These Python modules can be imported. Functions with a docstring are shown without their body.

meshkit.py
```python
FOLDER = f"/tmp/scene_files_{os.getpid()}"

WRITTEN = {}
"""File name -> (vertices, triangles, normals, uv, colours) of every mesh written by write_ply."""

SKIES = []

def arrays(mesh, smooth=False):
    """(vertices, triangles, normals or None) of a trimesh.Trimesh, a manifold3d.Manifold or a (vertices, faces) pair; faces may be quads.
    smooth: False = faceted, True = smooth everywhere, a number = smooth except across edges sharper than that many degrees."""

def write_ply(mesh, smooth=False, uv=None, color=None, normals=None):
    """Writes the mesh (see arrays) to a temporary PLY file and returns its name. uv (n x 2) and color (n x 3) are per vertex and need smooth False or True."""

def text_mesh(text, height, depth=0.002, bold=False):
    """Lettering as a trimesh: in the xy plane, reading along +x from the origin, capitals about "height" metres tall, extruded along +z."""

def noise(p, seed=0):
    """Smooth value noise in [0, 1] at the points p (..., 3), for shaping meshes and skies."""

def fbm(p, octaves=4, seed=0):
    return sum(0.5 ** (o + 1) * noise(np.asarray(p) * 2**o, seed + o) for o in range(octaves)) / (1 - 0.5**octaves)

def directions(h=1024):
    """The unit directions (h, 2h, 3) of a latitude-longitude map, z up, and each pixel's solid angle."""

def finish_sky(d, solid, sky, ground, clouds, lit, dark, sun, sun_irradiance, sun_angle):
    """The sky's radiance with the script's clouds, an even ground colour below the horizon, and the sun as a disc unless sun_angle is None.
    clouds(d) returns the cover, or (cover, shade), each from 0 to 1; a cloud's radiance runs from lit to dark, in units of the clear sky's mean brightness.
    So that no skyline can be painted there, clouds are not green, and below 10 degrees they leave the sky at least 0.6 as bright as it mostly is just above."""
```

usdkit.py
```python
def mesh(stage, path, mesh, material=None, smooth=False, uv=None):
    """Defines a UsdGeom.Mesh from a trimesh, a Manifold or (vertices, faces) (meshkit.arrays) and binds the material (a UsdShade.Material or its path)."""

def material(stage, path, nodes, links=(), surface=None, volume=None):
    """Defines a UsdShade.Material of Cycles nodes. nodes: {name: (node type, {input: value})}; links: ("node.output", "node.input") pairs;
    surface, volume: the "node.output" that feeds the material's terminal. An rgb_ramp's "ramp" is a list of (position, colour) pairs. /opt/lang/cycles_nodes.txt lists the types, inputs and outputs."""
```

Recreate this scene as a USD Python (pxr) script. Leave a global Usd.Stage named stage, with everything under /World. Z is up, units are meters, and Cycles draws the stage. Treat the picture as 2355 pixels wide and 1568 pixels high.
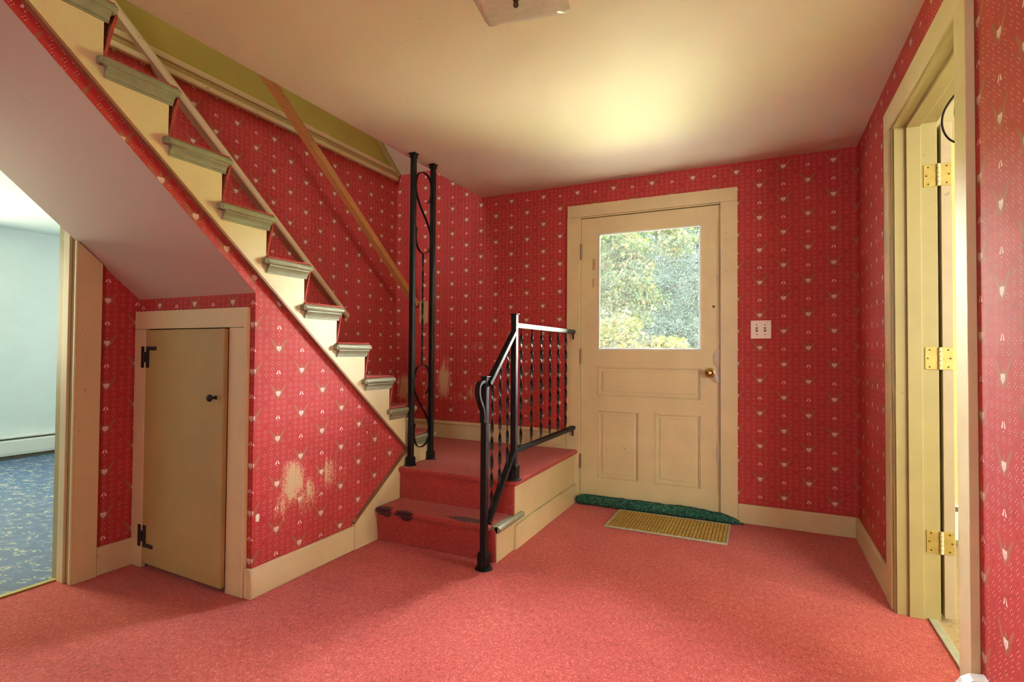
import math
import random

import numpy as np
import trimesh
import shapely
from shapely.geometry import Polygon, LineString, Point
from pxr import Usd, UsdGeom, UsdLux, UsdShade, Gf, Sdf, Vt

import usdkit
import meshkit

random.seed(7)
RNG = np.random.default_rng(11)
stage = Usd.Stage.CreateInMemory()
UsdGeom.SetStageUpAxis(stage, "Z")
UsdGeom.SetStageMetersPerUnit(stage, 1.0)
UsdGeom.Xform.Define(stage, "/World")
stage.SetDefaultPrim(stage.GetPrimAtPath("/World"))

# ------------------------------------------------------------------ camera, sky, sun, exposure
EXPOSURE = 3.08
SKY = (0.93, 0.98, 1.0)
SKY_POWER = 4.5
SUN_POWER = 10.0

yaw, pitch, roll = 0.4443, 0.0194, 0.0069
FPX = 1203.65
EYE = np.array([1.1505, -3.554, 1.0486])
fw = np.array([-math.sin(yaw) * math.cos(pitch), math.cos(yaw) * math.cos(pitch), math.sin(pitch)])
rt0 = np.array([math.cos(yaw), math.sin(yaw), 0])
up0 = np.cross(rt0, fw)
rt = math.cos(roll) * rt0 + math.sin(roll) * up0
up = -math.sin(roll) * rt0 + math.cos(roll) * up0
cam = UsdGeom.Camera.Define(stage, "/World/camera")
cam.CreateHorizontalApertureAttr(36.0)
cam.CreateVerticalApertureAttr(36.0 * 1568 / 2355)
cam.CreateFocalLengthAttr(36.0 * FPX / 2355)
cam.CreateExposureAttr(EXPOSURE)
cam.CreateClippingRangeAttr(Gf.Vec2f(0.05, 500.0))
cm = Gf.Matrix4d(*rt, 0, *up, 0, *(-fw), 0, *EYE, 1)
cam.AddTransformOp().Set(cm)

dome = UsdLux.DomeLight.Define(stage, "/World/sky")
dome.CreateColorAttr(Gf.Vec3f(*SKY))
dome.CreateIntensityAttr(SKY_POWER)

sun = UsdLux.DistantLight.Define(stage, "/World/sun")
sun.CreateIntensityAttr(SUN_POWER)
sun.CreateAngleAttr(2.0)
sun.CreateColorAttr(Gf.Vec3f(1.0, 0.93, 0.78))


def aim(prim, d):
    """turns a light's -z along the direction d"""
    d = np.array(d, float) / np.linalg.norm(d)
    z = -d
    x = np.cross([0, 0, 1.0], z)
    x /= np.linalg.norm(x)
    y = np.cross(z, x)
    return Gf.Matrix4d(*x, 0, *y, 0, *z, 0, 0, 0, 0, 1)


UsdGeom.Xformable(sun).AddTransformOp().Set(aim(sun, (-0.55, 0.35, -0.76)))

# unseen area lights added to fill the rooms, framed as windows: (axis, plane, from, to, sill, head, side it faces, radiance, label)
DAY = (1.0, 0.985, 0.93)
WARM_LIGHT = (1.0, 0.92, 0.60)         # warm tint added to make the right wall glow
ADDED_WINDOWS = {
    1: ("x", -5.275, -3.0, -2.0, 0.85, 1.95, 1, 5.0, "window in the long wall of the blue carpeted room"),
    2: ("y", 0.15, -4.6, -3.7, 0.85, 1.85, -1, 0.5, "window in the back wall of the blue carpeted room"),
    3: ("y", -5.6, 0.75, 1.58, 0.75, 2.05, 1, 1.2, "window in the papered wall behind the viewer"),
    4: ("y", -5.6, -1.3, -0.5, 3.1, 4.0, 1, 5.0, "window on the upper storey behind the viewer"),
    5: ("x", 4.6, -2.1, -1.3, 0.95, 1.95, -1, 3.0, "window in the far wall of the room on the right"),
    6: ("y", -3.2, 2.6, 4.5, 0.75, 2.0, 1, 1.8, "window in the front wall of the room on the right"),
}
for n_, (axis, at, a0, a1, z0, z1, inward, power, label) in ADDED_WINDOWS.items():
    wl_ = UsdLux.RectLight.Define(stage, f"/World/added_window_light_{n_:03d}")
    wl_.CreateWidthAttr(a1 - a0)
    wl_.CreateHeightAttr(z1 - z0)
    wl_.CreateIntensityAttr(power)
    wl_.CreateColorAttr(Gf.Vec3f(*(WARM_LIGHT if n_ == 1 else DAY)))
    d_ = np.array([inward, 0, 0.0]) if axis == "x" else np.array([0, inward, 0.0])
    m_ = aim(wl_, d_)
    c_ = np.array([at, (a0 + a1) / 2, (z0 + z1) / 2]) if axis == "x" else np.array([(a0 + a1) / 2, at, (z0 + z1) / 2])
    m_.SetTranslateOnly(Gf.Vec3d(*map(float, c_ + d_ * 0.006)))
    UsdGeom.Xformable(wl_).AddTransformOp().Set(m_)

# ------------------------------------------------------------------ node materials
LOOKS = "/World/Looks"
UsdGeom.Scope.Define(stage, LOOKS)


class Graph:
    def __init__(self):
        self.n, self.l, self.c = {}, [], 0

    def node(self, kind, **inp):
        name = f"{kind}_{self.c}"
        self.c += 1
        const = {}
        for k, v in inp.items():
            if isinstance(v, (Ex, Soc)):
                self.l.append((v.out, f"{name}.{k}"))
            else:
                const[k] = v
        self.n[name] = (kind, const)
        return name

    def m(self, op, a, b=None, c=None):
        kw = {"math_type": op, "value1": a}
        if b is not None:
            kw["value2"] = b
        if c is not None:
            kw["value3"] = c
        return Ex(self, self.node("math", **kw) + ".value")

    def soc(self, kind, out, **inp):
        return Soc(self, self.node(kind, **inp) + "." + out)

    def ex(self, kind, out, **inp):
        return Ex(self, self.node(kind, **inp) + "." + out)

    def mix(self, fac, a, b, kind="mix"):
        return self.soc("mix", "color", mix_type=kind, fac=fac, color1=a, color2=b)

    def make(self, name, surface):
        return usdkit.material(stage, f"{LOOKS}/{name}", self.n, self.l, surface=surface.out)


class Soc:
    def __init__(self, g, out):
        self.g, self.out = g, out


class Ex(Soc):
    def __add__(s, o): return s.g.m("add", s, o)
    __radd__ = __add__
    def __sub__(s, o): return s.g.m("subtract", s, o)
    def __rsub__(s, o): return s.g.m("subtract", o, s)
    def __mul__(s, o): return s.g.m("multiply", s, o)
    __rmul__ = __mul__
    def __truediv__(s, o): return s.g.m("divide", s, o)
    def __lt__(s, o): return s.g.m("less_than", s, o)
    def __gt__(s, o): return s.g.m("greater_than", s, o)
    def abs(s): return s.g.m("absolute", s)
    def floor(s): return s.g.m("floor", s)
    def frac(s): return s.g.m("fraction", s)
    def sin(s): return s.g.m("sine", s)
    def max(s, o): return s.g.m("maximum", s, o)
    def min(s, o): return s.g.m("minimum", s, o)
    def near(s, o, eps): return s.g.m("compare", s, o, eps)
    def clip(s):
        return s.max(0.0).min(1.0)


def pos(g):
    p = g.soc("geometry", "position")
    n = g.node("separate_xyz", vector=p)
    return p, Ex(g, n + ".x"), Ex(g, n + ".y"), Ex(g, n + ".z")


def noise(g, vec, scale, detail=2, rough=0.5, stretch=None, out="fac"):
    if stretch:
        vec = g.soc("mapping", "vector", vector=vec, scale=stretch)
    return g.ex("noise_texture", out, vector=vec, scale=scale, detail=detail, roughness=rough)


def ramp(g, fac, stops, out="color"):
    return g.soc("rgb_ramp", out, fac=fac, ramp=stops)


def paint(name, col, rough=0.45, var=0.06, spec=0.5, bumpy=0.15, specks=0.0, worn=None, scale=6):
    """Brushed paint: tone varies a little, faint brush relief, a few dirt specks"""
    g = Graph()
    p, x, y, z = pos(g)
    n = noise(g, p, scale, 4, 0.6)
    c = np.array(col)
    colr = ramp(g, n, [(0.3, tuple(c * (1 - var))), (0.7, tuple(np.minimum(c * (1 + var), 1)))])
    if specks:
        s = noise(g, p, 55, 2, 0.5)
        k = noise(g, p, 7, 2, 0.5)
        f = ((s * 1.0 + k * 0.5) > (1.0 + 0.08 * (1 - specks)))
        colr = g.mix(f * 0.65, colr, tuple(c * 0.4))
    b = noise(g, p, 70, 3, 0.6)
    bump = g.soc("bump", "normal", height=b, strength=bumpy, distance=0.002)
    s = g.soc("principled_bsdf", "BSDF", base_color=colr, roughness=rough, normal=bump, specular_ior_level=spec)
    return g.make(name, s)


def plain(name, col, rough=0.5, metallic=0.0, spec=0.5, **kw):
    g = Graph()
    p, x, y, z = pos(g)
    n = noise(g, p, 30, 3, 0.6)
    c = np.array(col)
    colr = ramp(g, n, [(0.3, tuple(c * 0.88)), (0.7, tuple(np.minimum(c * 1.12, 1)))])
    s = g.soc("principled_bsdf", "BSDF", base_color=colr, roughness=rough, metallic=metallic, specular_ior_level=spec, **kw)
    return g.make(name, s)


RED = (0.47, 0.046, 0.045)
CS, PER = 0.1305, 0.2005


def wallpaper(name, axis, u0, z0, scuffs=(), peel=()):
    """Printed paper: rosettes of four dots, eagles with striped shields, small bells, stars; scuffs = (u, z, half width, half height, strength)"""
    g = Graph()
    p, x, y, z = pos(g)
    u = {"x": x, "y": y}[axis]
    s, q = CS / 4, PER / 8
    up_ = (u - u0) / CS
    col = (up_ + 0.5).floor()
    a = ((up_ - col) * 4).abs()                       # distance from the column's centre, in rosette columns (0..2)
    par = (col * 0.5).frac()                          # 0 or .5
    # keep the side (for nothing asymmetric is drawn)
    t = (((z - z0) / PER + par + 0.5).frac() - 0.5) * 8   # height above the shield, in rosette rows (-4..4)
    k = (a + 0.5).floor()
    du = (a - k).abs() * s
    tr = t - 0.43
    rr = (tr + 0.5).floor()
    dv = (tr - rr).abs() * q
    mx, mn = du.max(dv), du.min(dv)
    d2 = (mx - 0.0060) * (mx - 0.0060) + mn * mn
    dot = d2 < 0.0018 ** 2
    cdot = (mx < 0.0022) * 0.75
    k0, k1, k2 = (k < 0.5), k.near(1.0, 0.1), (k > 1.5)
    r2, r1, r0, rm2, rm3 = rr.near(2, 0.1), rr.near(1, 0.1), rr.near(0, 0.1), rr.near(-2, 0.1), rr.near(-3, 0.1)
    show = k0 * (r2 + rm2 + rm3) + k1 * (1 - r1 - r0) + k2 * (1 - r2 - rm2)
    dots = dot * show
    star = (mx + mn < 0.005) * k2 * (r2 + rm2)
    # eagle
    xw = a - 0.37
    lo = xw * (xw * 1.05 + 0.9) - 0.25
    hi = xw * (1.9 - xw * 0.47) + 0.52
    wing = (a > 0.33) * (t > lo) * (t < hi) * (a < 1.36)
    feather = ((t - a * 1.05) * 20).sin() * 0.5 + 0.5
    body = (a * a * 30 + (t - 0.60) * (t - 0.60) * 7) < 1.0
    tail = (a < (t + 1.15) * 0.36) * (t > -1.1) * (t < -0.2)
    legs = (((t * 1.0 + a * 1.1) * 12).sin() > 0.25) * (a > 0.25) * (a < 0.95) * (t > (-0.95 + a * 0.25)) * (t < (a * 0.9 - 0.45))
    head = (a * a * 70 + (t - 1.02) * (t - 1.02) * 40) < 1.0
    crest = ((a + (t - 1.55).abs() * 0.8) < 0.13)
    sw = ((t + 0.56) * 0.75).max(0.0)
    shield = (a < sw.min(0.38)) * (t < (0.42 + a * 0.25 - (a * 6).floor() * 0.02)) * (t > -0.56)
    stripes = (a * 26).sin() > 0.35
    # bell, hung half a repeat from the shield
    tb = ((t + 4 + 0.2) * 0.125).frac() * 8 - 4 + 0.0
    tb = t - 3.8 + (t < 0) * 8
    bell = (a < (0.16 + (0.32 - tb) * 0.38)) * (a > (0.05 + (0.25 - tb) * 0.10)) * (tb > -0.33) * (tb < 0.34)
    clap = ((a * a + (tb + 0.62) * (tb + 0.62) * 0.6) < 0.005)
    rad = a * a + (tb - 1.05) * (tb - 1.05)
    ring = ((rad < 0.36) * 0.12)
    paper = noise(g, p, 3.0, 3, 0.6)
    R = np.array(RED)
    colr = ramp(g, paper, [(0.3, tuple(R * 0.93)), (0.7, tuple(R * 1.07))])
    brown, pale, ink = (0.33, 0.175, 0.085), (0.80, 0.56, 0.52), (0.16, 0.02, 0.02)
    colr = g.mix(ring, colr, brown)
    colr = g.mix((star * 0.45 + cdot * show).clip(), colr, ink)
    colr = g.mix(dots * 0.8, colr, (0.86, 0.44, 0.40))
    colr = g.mix((wing * (0.25 + feather * 0.75) + (body + head) * 0.75 + crest * 0.5 + tail * 0.7 + legs * 0.55).clip(), colr, brown)
    colr = g.mix(((bell + clap) * 0.95).clip(), colr, pale)
    colr = g.mix(shield, colr, pale)
    colr = g.mix(shield * stripes * (t < 0.12) * 0.4, colr, (0.33, 0.17, 0.12))
    # seams between the strips of paper, and a few dark nicks
    seam = (((u - u0) / 0.522 + 0.37).frac() - 0.5).abs() < 0.0016
    colr = g.mix(seam * 0.35, colr, (0.11, 0.012, 0.012))
    if scuffs:
        fine = noise(g, p, 420, 2, 0.75, stretch=(1, 1, 0.30))
        big = noise(g, p, 38, 4, 0.75, stretch=(1, 1, 0.16))
        tot = None
        for (su, sz, ru, rz, st) in scuffs:
            e = ((u - su) / ru) * ((u - su) / ru) + ((z - sz) / rz) * ((z - sz) / rz)
            w = (1 - e).max(0.0) * st
            tot = w if tot is None else tot.max(w)
        cover = ((fine * 0.9 + big * 0.75 + tot * 0.36) > 1.035) * (tot > 0.01)
        colr = g.mix(cover * 0.85, colr, (0.72, 0.46, 0.29))
        deep = ((big * 1.3 + fine * 0.35 + tot * 0.34) > 1.11) * (tot > 0.3)
        colr = g.mix(deep * 0.9, colr, (0.58, 0.44, 0.22))
    for (su, sz, ru, rz) in peel:
        e = ((u - su) / ru) * ((u - su) / ru) + ((z - sz) / rz) * ((z - sz) / rz) + (noise(g, p, 90, 2) - 0.5) * 1.6
        colr = g.mix(e < 0.8, colr, (0.80, 0.76, 0.66))
    b = noise(g, p, 260, 2, 0.6)
    bump = g.soc("bump", "normal", height=b, strength=0.12, distance=0.001)
    sh = g.soc("principled_bsdf", "BSDF", base_color=colr, roughness=0.62, normal=bump, specular_ior_level=0.22)
    return g.make(name, sh)


M = {}
M["paper_back"] = wallpaper("wallpaper_back", "x", 1.143, 1.279,
                            [(-1.138, 0.80, 0.085, 0.17, 1.0), (-1.12, 0.92, 0.05, 0.12, 0.6), (-0.85, 0.735, 0.13, 0.10, 0.62), (-0.838, 1.08, 0.07, 0.06, 0.45),
                             (-1.53, 0.74, 0.10, 0.17, 0.9), (-1.29, 0.70, 0.09, 0.10, 0.5), (-0.44, 0.77, 0.12, 0.06, 0.32), (-1.02, 0.7, 0.2, 0.07, 0.35)])
M["paper_left"] = wallpaper("wallpaper_left", "y", -1.367, 2.275)
M["paper_right"] = wallpaper("wallpaper_right", "y", -1.985, 0.993)
M["paper_stair"] = wallpaper("wallpaper_stair", "y", -1.888, 1.052,
                             [(-1.80, 0.44, 0.085, 0.135, 1.05), (-1.72, 0.36, 0.09, 0.11, 0.55), (-1.86, 0.35, 0.07, 0.09, 0.6), (-1.56, 0.44, 0.13, 0.10, 0.45), (-1.595, 0.45, 0.02, 0.10, 0.7)],
                             [(-1.985, 0.33, 0.012, 0.02), (-1.30, 0.60, 0.006, 0.007)])
M["paper_cupboard"] = wallpaper("wallpaper_cupboard", "x", -1.202, 1.254)

CREAM = (0.66, 0.56, 0.31)
M["cream"] = paint("cream_paint", CREAM, 0.4, 0.05, 0.45, 0.12, specks=0.45)
M["cream_clean"] = paint("cream_paint_clean", (0.68, 0.585, 0.33), 0.4, 0.04, 0.45, 0.1, specks=0.15)
M["cream_door"] = paint("cream_paint_door", (0.65, 0.55, 0.30), 0.42, 0.06, 0.45, 0.15, specks=0.6)
M["buff"] = paint("buff_paint", (0.42, 0.32, 0.118), 0.45, 0.06, 0.4, 0.12, specks=0.4)
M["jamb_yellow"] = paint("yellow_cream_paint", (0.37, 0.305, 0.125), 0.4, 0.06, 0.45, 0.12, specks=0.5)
M["rail_shade"] = paint("shaded_rail_brown", (0.36, 0.22, 0.10), 0.5, 0.08, 0.3, 0.1)  # shade under the cream rail, put into a brown colour
M["soffit_shade"] = paint("shaded_ceiling_paint", (0.54, 0.44, 0.355), 0.6, 0.015, 0.3, 0.05, specks=0.02, scale=3)  # ceiling paint darkened, so the shade under the stairs sits in the colour
M["leaf_edge"] = paint("darkened_door_paint", (0.44, 0.355, 0.22), 0.4, 0.06, 0.45, 0.12, specks=0.5)  # door cream darkened to offset the strong light on this leaf
M["strip_brown"] = paint("brown_stair_moulding", (0.30, 0.145, 0.075), 0.5, 0.1, 0.3, 0.1)
M["ceiling"] = paint("ceiling_paint", (0.65, 0.56, 0.44), 0.6, 0.015, 0.3, 0.05, specks=0.02, scale=3)
M["olive"] = paint("olive_wall_paint", (0.46, 0.40, 0.085), 0.5, 0.04, 0.4, 0.1)
M["green"] = paint("green_tread_paint", (0.26, 0.265, 0.165), 0.5, 0.12, 0.5, 0.25, specks=0.5, scale=18)
M["pale_wall"] = paint("pale_green_wall", (0.67, 0.76, 0.78), 0.55, 0.03, 0.3, 0.1, specks=0.15)
M["heater_white"] = paint("white_heater_enamel", (0.74, 0.77, 0.73), 0.35, 0.03, 0.5, 0.05)
M["yellow_wall"] = paint("yellow_green_wall", (0.55, 0.55, 0.22), 0.55, 0.03, 0.3, 0.1)
M["tan_plate"] = paint("tan_plastic", (0.47, 0.29, 0.15), 0.4, 0.03, 0.5, 0.0)
M["white_plastic"] = paint("ivory_plastic", (0.80, 0.67, 0.52), 0.3, 0.02, 0.5, 0.0)
M["iron"] = plain("black_iron_enamel", (0.011, 0.011, 0.012), 0.46, 0.0, 0.28)
M["black_iron_flat"] = plain("blackened_hinge_iron", (0.017, 0.014, 0.012), 0.5, 0.0, 0.4)
M["outdoor_black"] = plain("matt_black_wire", (0.0015, 0.0015, 0.0015), 1.0, 0.0, 0.0)
M["black_rubber"] = plain("black_rubber", (0.014, 0.014, 0.013), 0.45)
M["dark"] = plain("painted_gap_shade", (0.05, 0.04, 0.03), 0.8)  # near black, the shade of the cupboard gap put into the colour
M["grey_gap"] = plain("shaded_gap_grey", (0.14, 0.13, 0.09), 0.7)  # grey fill for gaps and slots, their shade put into the colour
M["brass"] = plain("worn_brass", (0.62, 0.43, 0.16), 0.22, 1.0)
M["brass_paint"] = plain("brass_with_old_paint", (0.45, 0.33, 0.09), 0.4, 0.45)
M["screw"] = plain("dark_screw_steel", (0.10, 0.075, 0.04), 0.45, 0.6)
M["gold_strip"] = plain("yellow_metal_strip", (0.55, 0.43, 0.12), 0.3, 0.7)
M["nickel"] = plain("dull_hinge_steel", (0.30, 0.22, 0.14), 0.4, 0.6)
M["mat_border"] = plain("grey_binding_tape", (0.42, 0.41, 0.29), 0.7)
M["mat_base"] = plain("brown_mat_backing", (0.075, 0.03, 0.012), 0.9)
M["mat_tuft"] = plain("mustard_mat_loops", (0.44, 0.27, 0.05), 0.8)


def wood(name, a, b, rough=0.3, stretch=(6, 1, 1)):
    g = Graph()
    p, x, y, z = pos(g)
    n = noise(g, p, 9, 5, 0.65, stretch=stretch)
    colr = ramp(g, n, [(0.3, a), (0.5, b), (0.72, tuple(np.array(a) * 0.8))])
    return g.make(name, g.soc("principled_bsdf", "BSDF", base_color=colr, roughness=rough))


M["rail_wood"] = wood("varnished_rail_wood", (0.42, 0.175, 0.05), (0.54, 0.25, 0.08), 0.3, (9, 1.2, 9))
M["bark"] = wood("tree_bark", (0.07, 0.05, 0.035), (0.12, 0.09, 0.06), 0.9, (8, 8, 1))


def carpet(name, a, b, c, worn=(), scale=1.0, flip=False):
    """Low loop pile: fine flecks of three tones drawn out along the rows; worn = (x, y, z, rx, ry, rz) bare patches"""
    g = Graph()
    p, x, y, z = pos(g)
    st = (1.2, 0.55, 1) if not flip else (0.8, 1.0, 1.1)
    n = noise(g, p, 190 * scale, 2, 0.7, stretch=st)
    n2 = noise(g, p, 60 * scale, 3, 0.6, stretch=st)
    n3 = noise(g, p, 2.2, 3, 0.55)
    f = n * 0.62 + n2 * 0.30 + n3 * 0.16
    colr = ramp(g, f, [(0.40, a), (0.505, b), (0.57, b), (0.69, c)])
    if worn:
        tot = None
        for (wx, wy, wz, rx, ry, rz) in worn:
            e = ((x - wx) / rx) * ((x - wx) / rx) + ((y - wy) / ry) * ((y - wy) / ry) + ((z - wz) / rz) * ((z - wz) / rz)
            w = (1 - e).max(0.0)
            tot = w if tot is None else tot.max(w)
        cov = ((noise(g, p, 60, 3, 0.7) + tot * 0.45) > 0.68) * (tot > 0.02)
        colr = g.mix(cov * 0.92, colr, (0.035, 0.014, 0.022))
    h = noise(g, p, 330 * scale, 2, 0.7, stretch=st)
    bump = g.soc("bump", "normal", height=h + n * 0.8, strength=0.55, distance=0.004)
    sh = g.soc("principled_bsdf", "BSDF", base_color=colr, roughness=0.95, normal=bump, specular_ior_level=0.1, sheen_weight=0.25, sheen_roughness=0.5, sheen_tint=(1.0, 0.75, 0.7))
    return g.make(name, sh)


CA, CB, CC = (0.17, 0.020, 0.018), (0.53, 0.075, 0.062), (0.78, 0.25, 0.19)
M["carpet"] = carpet("red_loop_carpet", CA, CB, CC)
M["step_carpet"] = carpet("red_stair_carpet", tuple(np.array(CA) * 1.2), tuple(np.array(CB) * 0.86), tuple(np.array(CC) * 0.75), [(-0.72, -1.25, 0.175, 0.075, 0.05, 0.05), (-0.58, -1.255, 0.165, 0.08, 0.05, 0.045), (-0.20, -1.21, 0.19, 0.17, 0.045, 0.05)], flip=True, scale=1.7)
M["tan_carpet"] = carpet("tan_floor_carpet", (0.30, 0.20, 0.08), (0.46, 0.33, 0.15), (0.56, 0.43, 0.22))


def blue_carpet():
    g = Graph()
    p, x, y, z = pos(g)
    w = g.soc("mapping", "vector", vector=p, scale=(3.0, 4.4, 1))
    n = noise(g, w, 3.2, 2, 0.5)
    n2 = noise(g, w, 2.6, 1, 0.5, stretch=(1, 1, 1))
    sw = ((n * 46 + n2 * 12).sin() * 0.5 + 0.5)
    mask = noise(g, w, 4.2, 1, 0.4)
    f = sw * ((mask - 0.40) * 5).clip()
    colr = ramp(g, f, [(0.05, (0.010, 0.060, 0.17)), (0.4, (0.024, 0.100, 0.24)), (0.68, (0.10, 0.165, 0.21)), (0.9, (0.27, 0.28, 0.21))])
    dk = noise(g, w, 7, 2, 0.5)
    colr = g.mix((dk < 0.42) * 0.5, colr, (0.02, 0.09, 0.20))
    h = noise(g, p, 260, 2, 0.7)
    bump = g.soc("bump", "normal", height=h, strength=0.4, distance=0.004)
    sh = g.soc("principled_bsdf", "BSDF", base_color=colr, roughness=0.7, normal=bump, specular_ior_level=0.5, sheen_weight=0.2, sheen_roughness=0.4)
    return g.make("blue_paisley_carpet", sh)


M["blue_carpet"] = blue_carpet()


def calico():
    g = Graph()
    p, x, y, z = pos(g)
    v = g.ex("voronoi_texture", "distance", vector=p, scale=140)
    n = noise(g, p, 60, 3, 0.7)
    colr = ramp(g, n, [(0.35, (0.010, 0.045, 0.03)), (0.55, (0.025, 0.11, 0.075)), (0.7, (0.07, 0.21, 0.14))])
    colr = g.mix((v < 0.20) * 0.8, colr, (0.36, 0.50, 0.40))
    v2 = g.ex("voronoi_texture", "distance", vector=p, scale=80)
    colr = g.mix((v2 < 0.14) * 0.8, colr, (0.25, 0.42, 0.22))
    return g.make("green_calico_print", g.soc("principled_bsdf", "BSDF", base_color=colr, roughness=0.9, specular_ior_level=0.1))


M["calico"] = calico()


def pane_glass(name, haze):
    """Window glass: clear, mirror by fresnel, with a faint white film in place of outdoor haze"""
    g = Graph()
    p, x, y, z = pos(g)
    tr = g.soc("transparent_bsdf", "BSDF", color=(0.97, 0.985, 0.98))
    gl = g.soc("glossy_bsdf", "BSDF", roughness=0.02, color=(1, 1, 1))
    fr = g.ex("fresnel", "fac", IOR=1.45)
    a = g.soc("mix_closure", "closure", fac=fr, closure1=tr, closure2=gl)
    df = g.soc("translucent_bsdf", "BSDF", color=(0.85, 0.92, 0.97))
    n = noise(g, p, 8, 4, 0.65)
    b = g.soc("mix_closure", "closure", fac=(n * haze * 1.2 + haze * 0.4), closure1=a, closure2=df)  # white scatter mixed into the pane stands in for haze outdoors
    return g.make(name, b)


M["pane"] = pane_glass("hazy_door_glass", 0.006)
M["pane_clear"] = pane_glass("window_glass", 0.005)


def frosted():
    g = Graph()
    p, x, y, z = pos(g)
    n = noise(g, p, 26, 4, 0.7, stretch=(1, 1.8, 1))
    colr = ramp(g, n, [(0.35, (0.74, 0.70, 0.70)), (0.65, (0.90, 0.87, 0.85))])
    tl = g.soc("translucent_bsdf", "BSDF", color=(0.72, 0.70, 0.66))
    pr = g.soc("principled_bsdf", "BSDF", base_color=colr, roughness=0.12, specular_ior_level=0.7)
    return g.make("frosted_lamp_glass", g.soc("mix_closure", "closure", fac=0.35, closure1=pr, closure2=tl))


M["frosted"] = frosted()


def film():
    g = Graph()
    p, x, y, z = pos(g)
    tr = g.soc("transparent_bsdf", "BSDF", color=(1, 1, 1))
    pr = g.soc("principled_bsdf", "BSDF", base_color=(0.85, 0.80, 0.76), roughness=0.12, specular_ior_level=0.9)
    n = noise(g, p, 120, 3, 0.7)
    return g.make("clear_plastic_film", g.soc("mix_closure", "closure", fac=(n * 0.7 + 0.08), closure1=tr, closure2=pr))


M["film"] = film()


LEAF = 0.038


def leaves(name, stops, trans=0.35):
    g = Graph()
    r = g.ex("attribute", "fac", attribute="tone")
    stops = [(a, tuple(np.array(c) * LEAF)) for a, c in stops]
    colr = ramp(g, r, stops)
    df = g.soc("principled_bsdf", "BSDF", base_color=colr, roughness=0.7, specular_ior_level=0.02)
    tl = g.soc("translucent_bsdf", "BSDF", color=colr)
    return g.make(name, g.soc("mix_closure", "closure", fac=trans, closure1=df, closure2=tl))


M["leaf_maple"] = leaves("yellow_green_maple_leaves", [(0, (0.06, 0.18, 0.05)), (0.5, (0.26, 0.44, 0.08)), (0.8, (0.62, 0.64, 0.10)), (0.94, (0.95, 0.60, 0.17)), (1, (0.9, 0.42, 0.22))])
M["leaf_gold"] = leaves("golden_leaves", [(0, (0.10, 0.26, 0.05)), (0.35, (0.42, 0.52, 0.07)), (0.75, (1.05, 0.86, 0.10)), (1, (1.1, 0.60, 0.17))])
M["leaf_far"] = leaves("dull_green_leaves", [(0, (0.02, 0.075, 0.06)), (0.6, (0.06, 0.16, 0.10)), (1, (0.18, 0.32, 0.12))])
M["leaf_grey"] = leaves("grey_green_leaves", [(0, (0.06, 0.15, 0.11)), (0.6, (0.18, 0.30, 0.19)), (1, (0.33, 0.31, 0.20))])
M["lawn"] = carpet("lawn_grass", (0.11, 0.16, 0.04), (0.24, 0.29, 0.08), (0.36, 0.36, 0.13), scale=0.3)
M["added_slab"] = paint("added_bounce_slab", (0.56, 0.54, 0.44), 0.9, 0.08, 0.2, 0.4)
M["siding"] = paint("outer_wall_paint", (0.7, 0.68, 0.62), 0.7, 0.04, 0.3, 0.1)

# ------------------------------------------------------------------ geometry helpers


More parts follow.
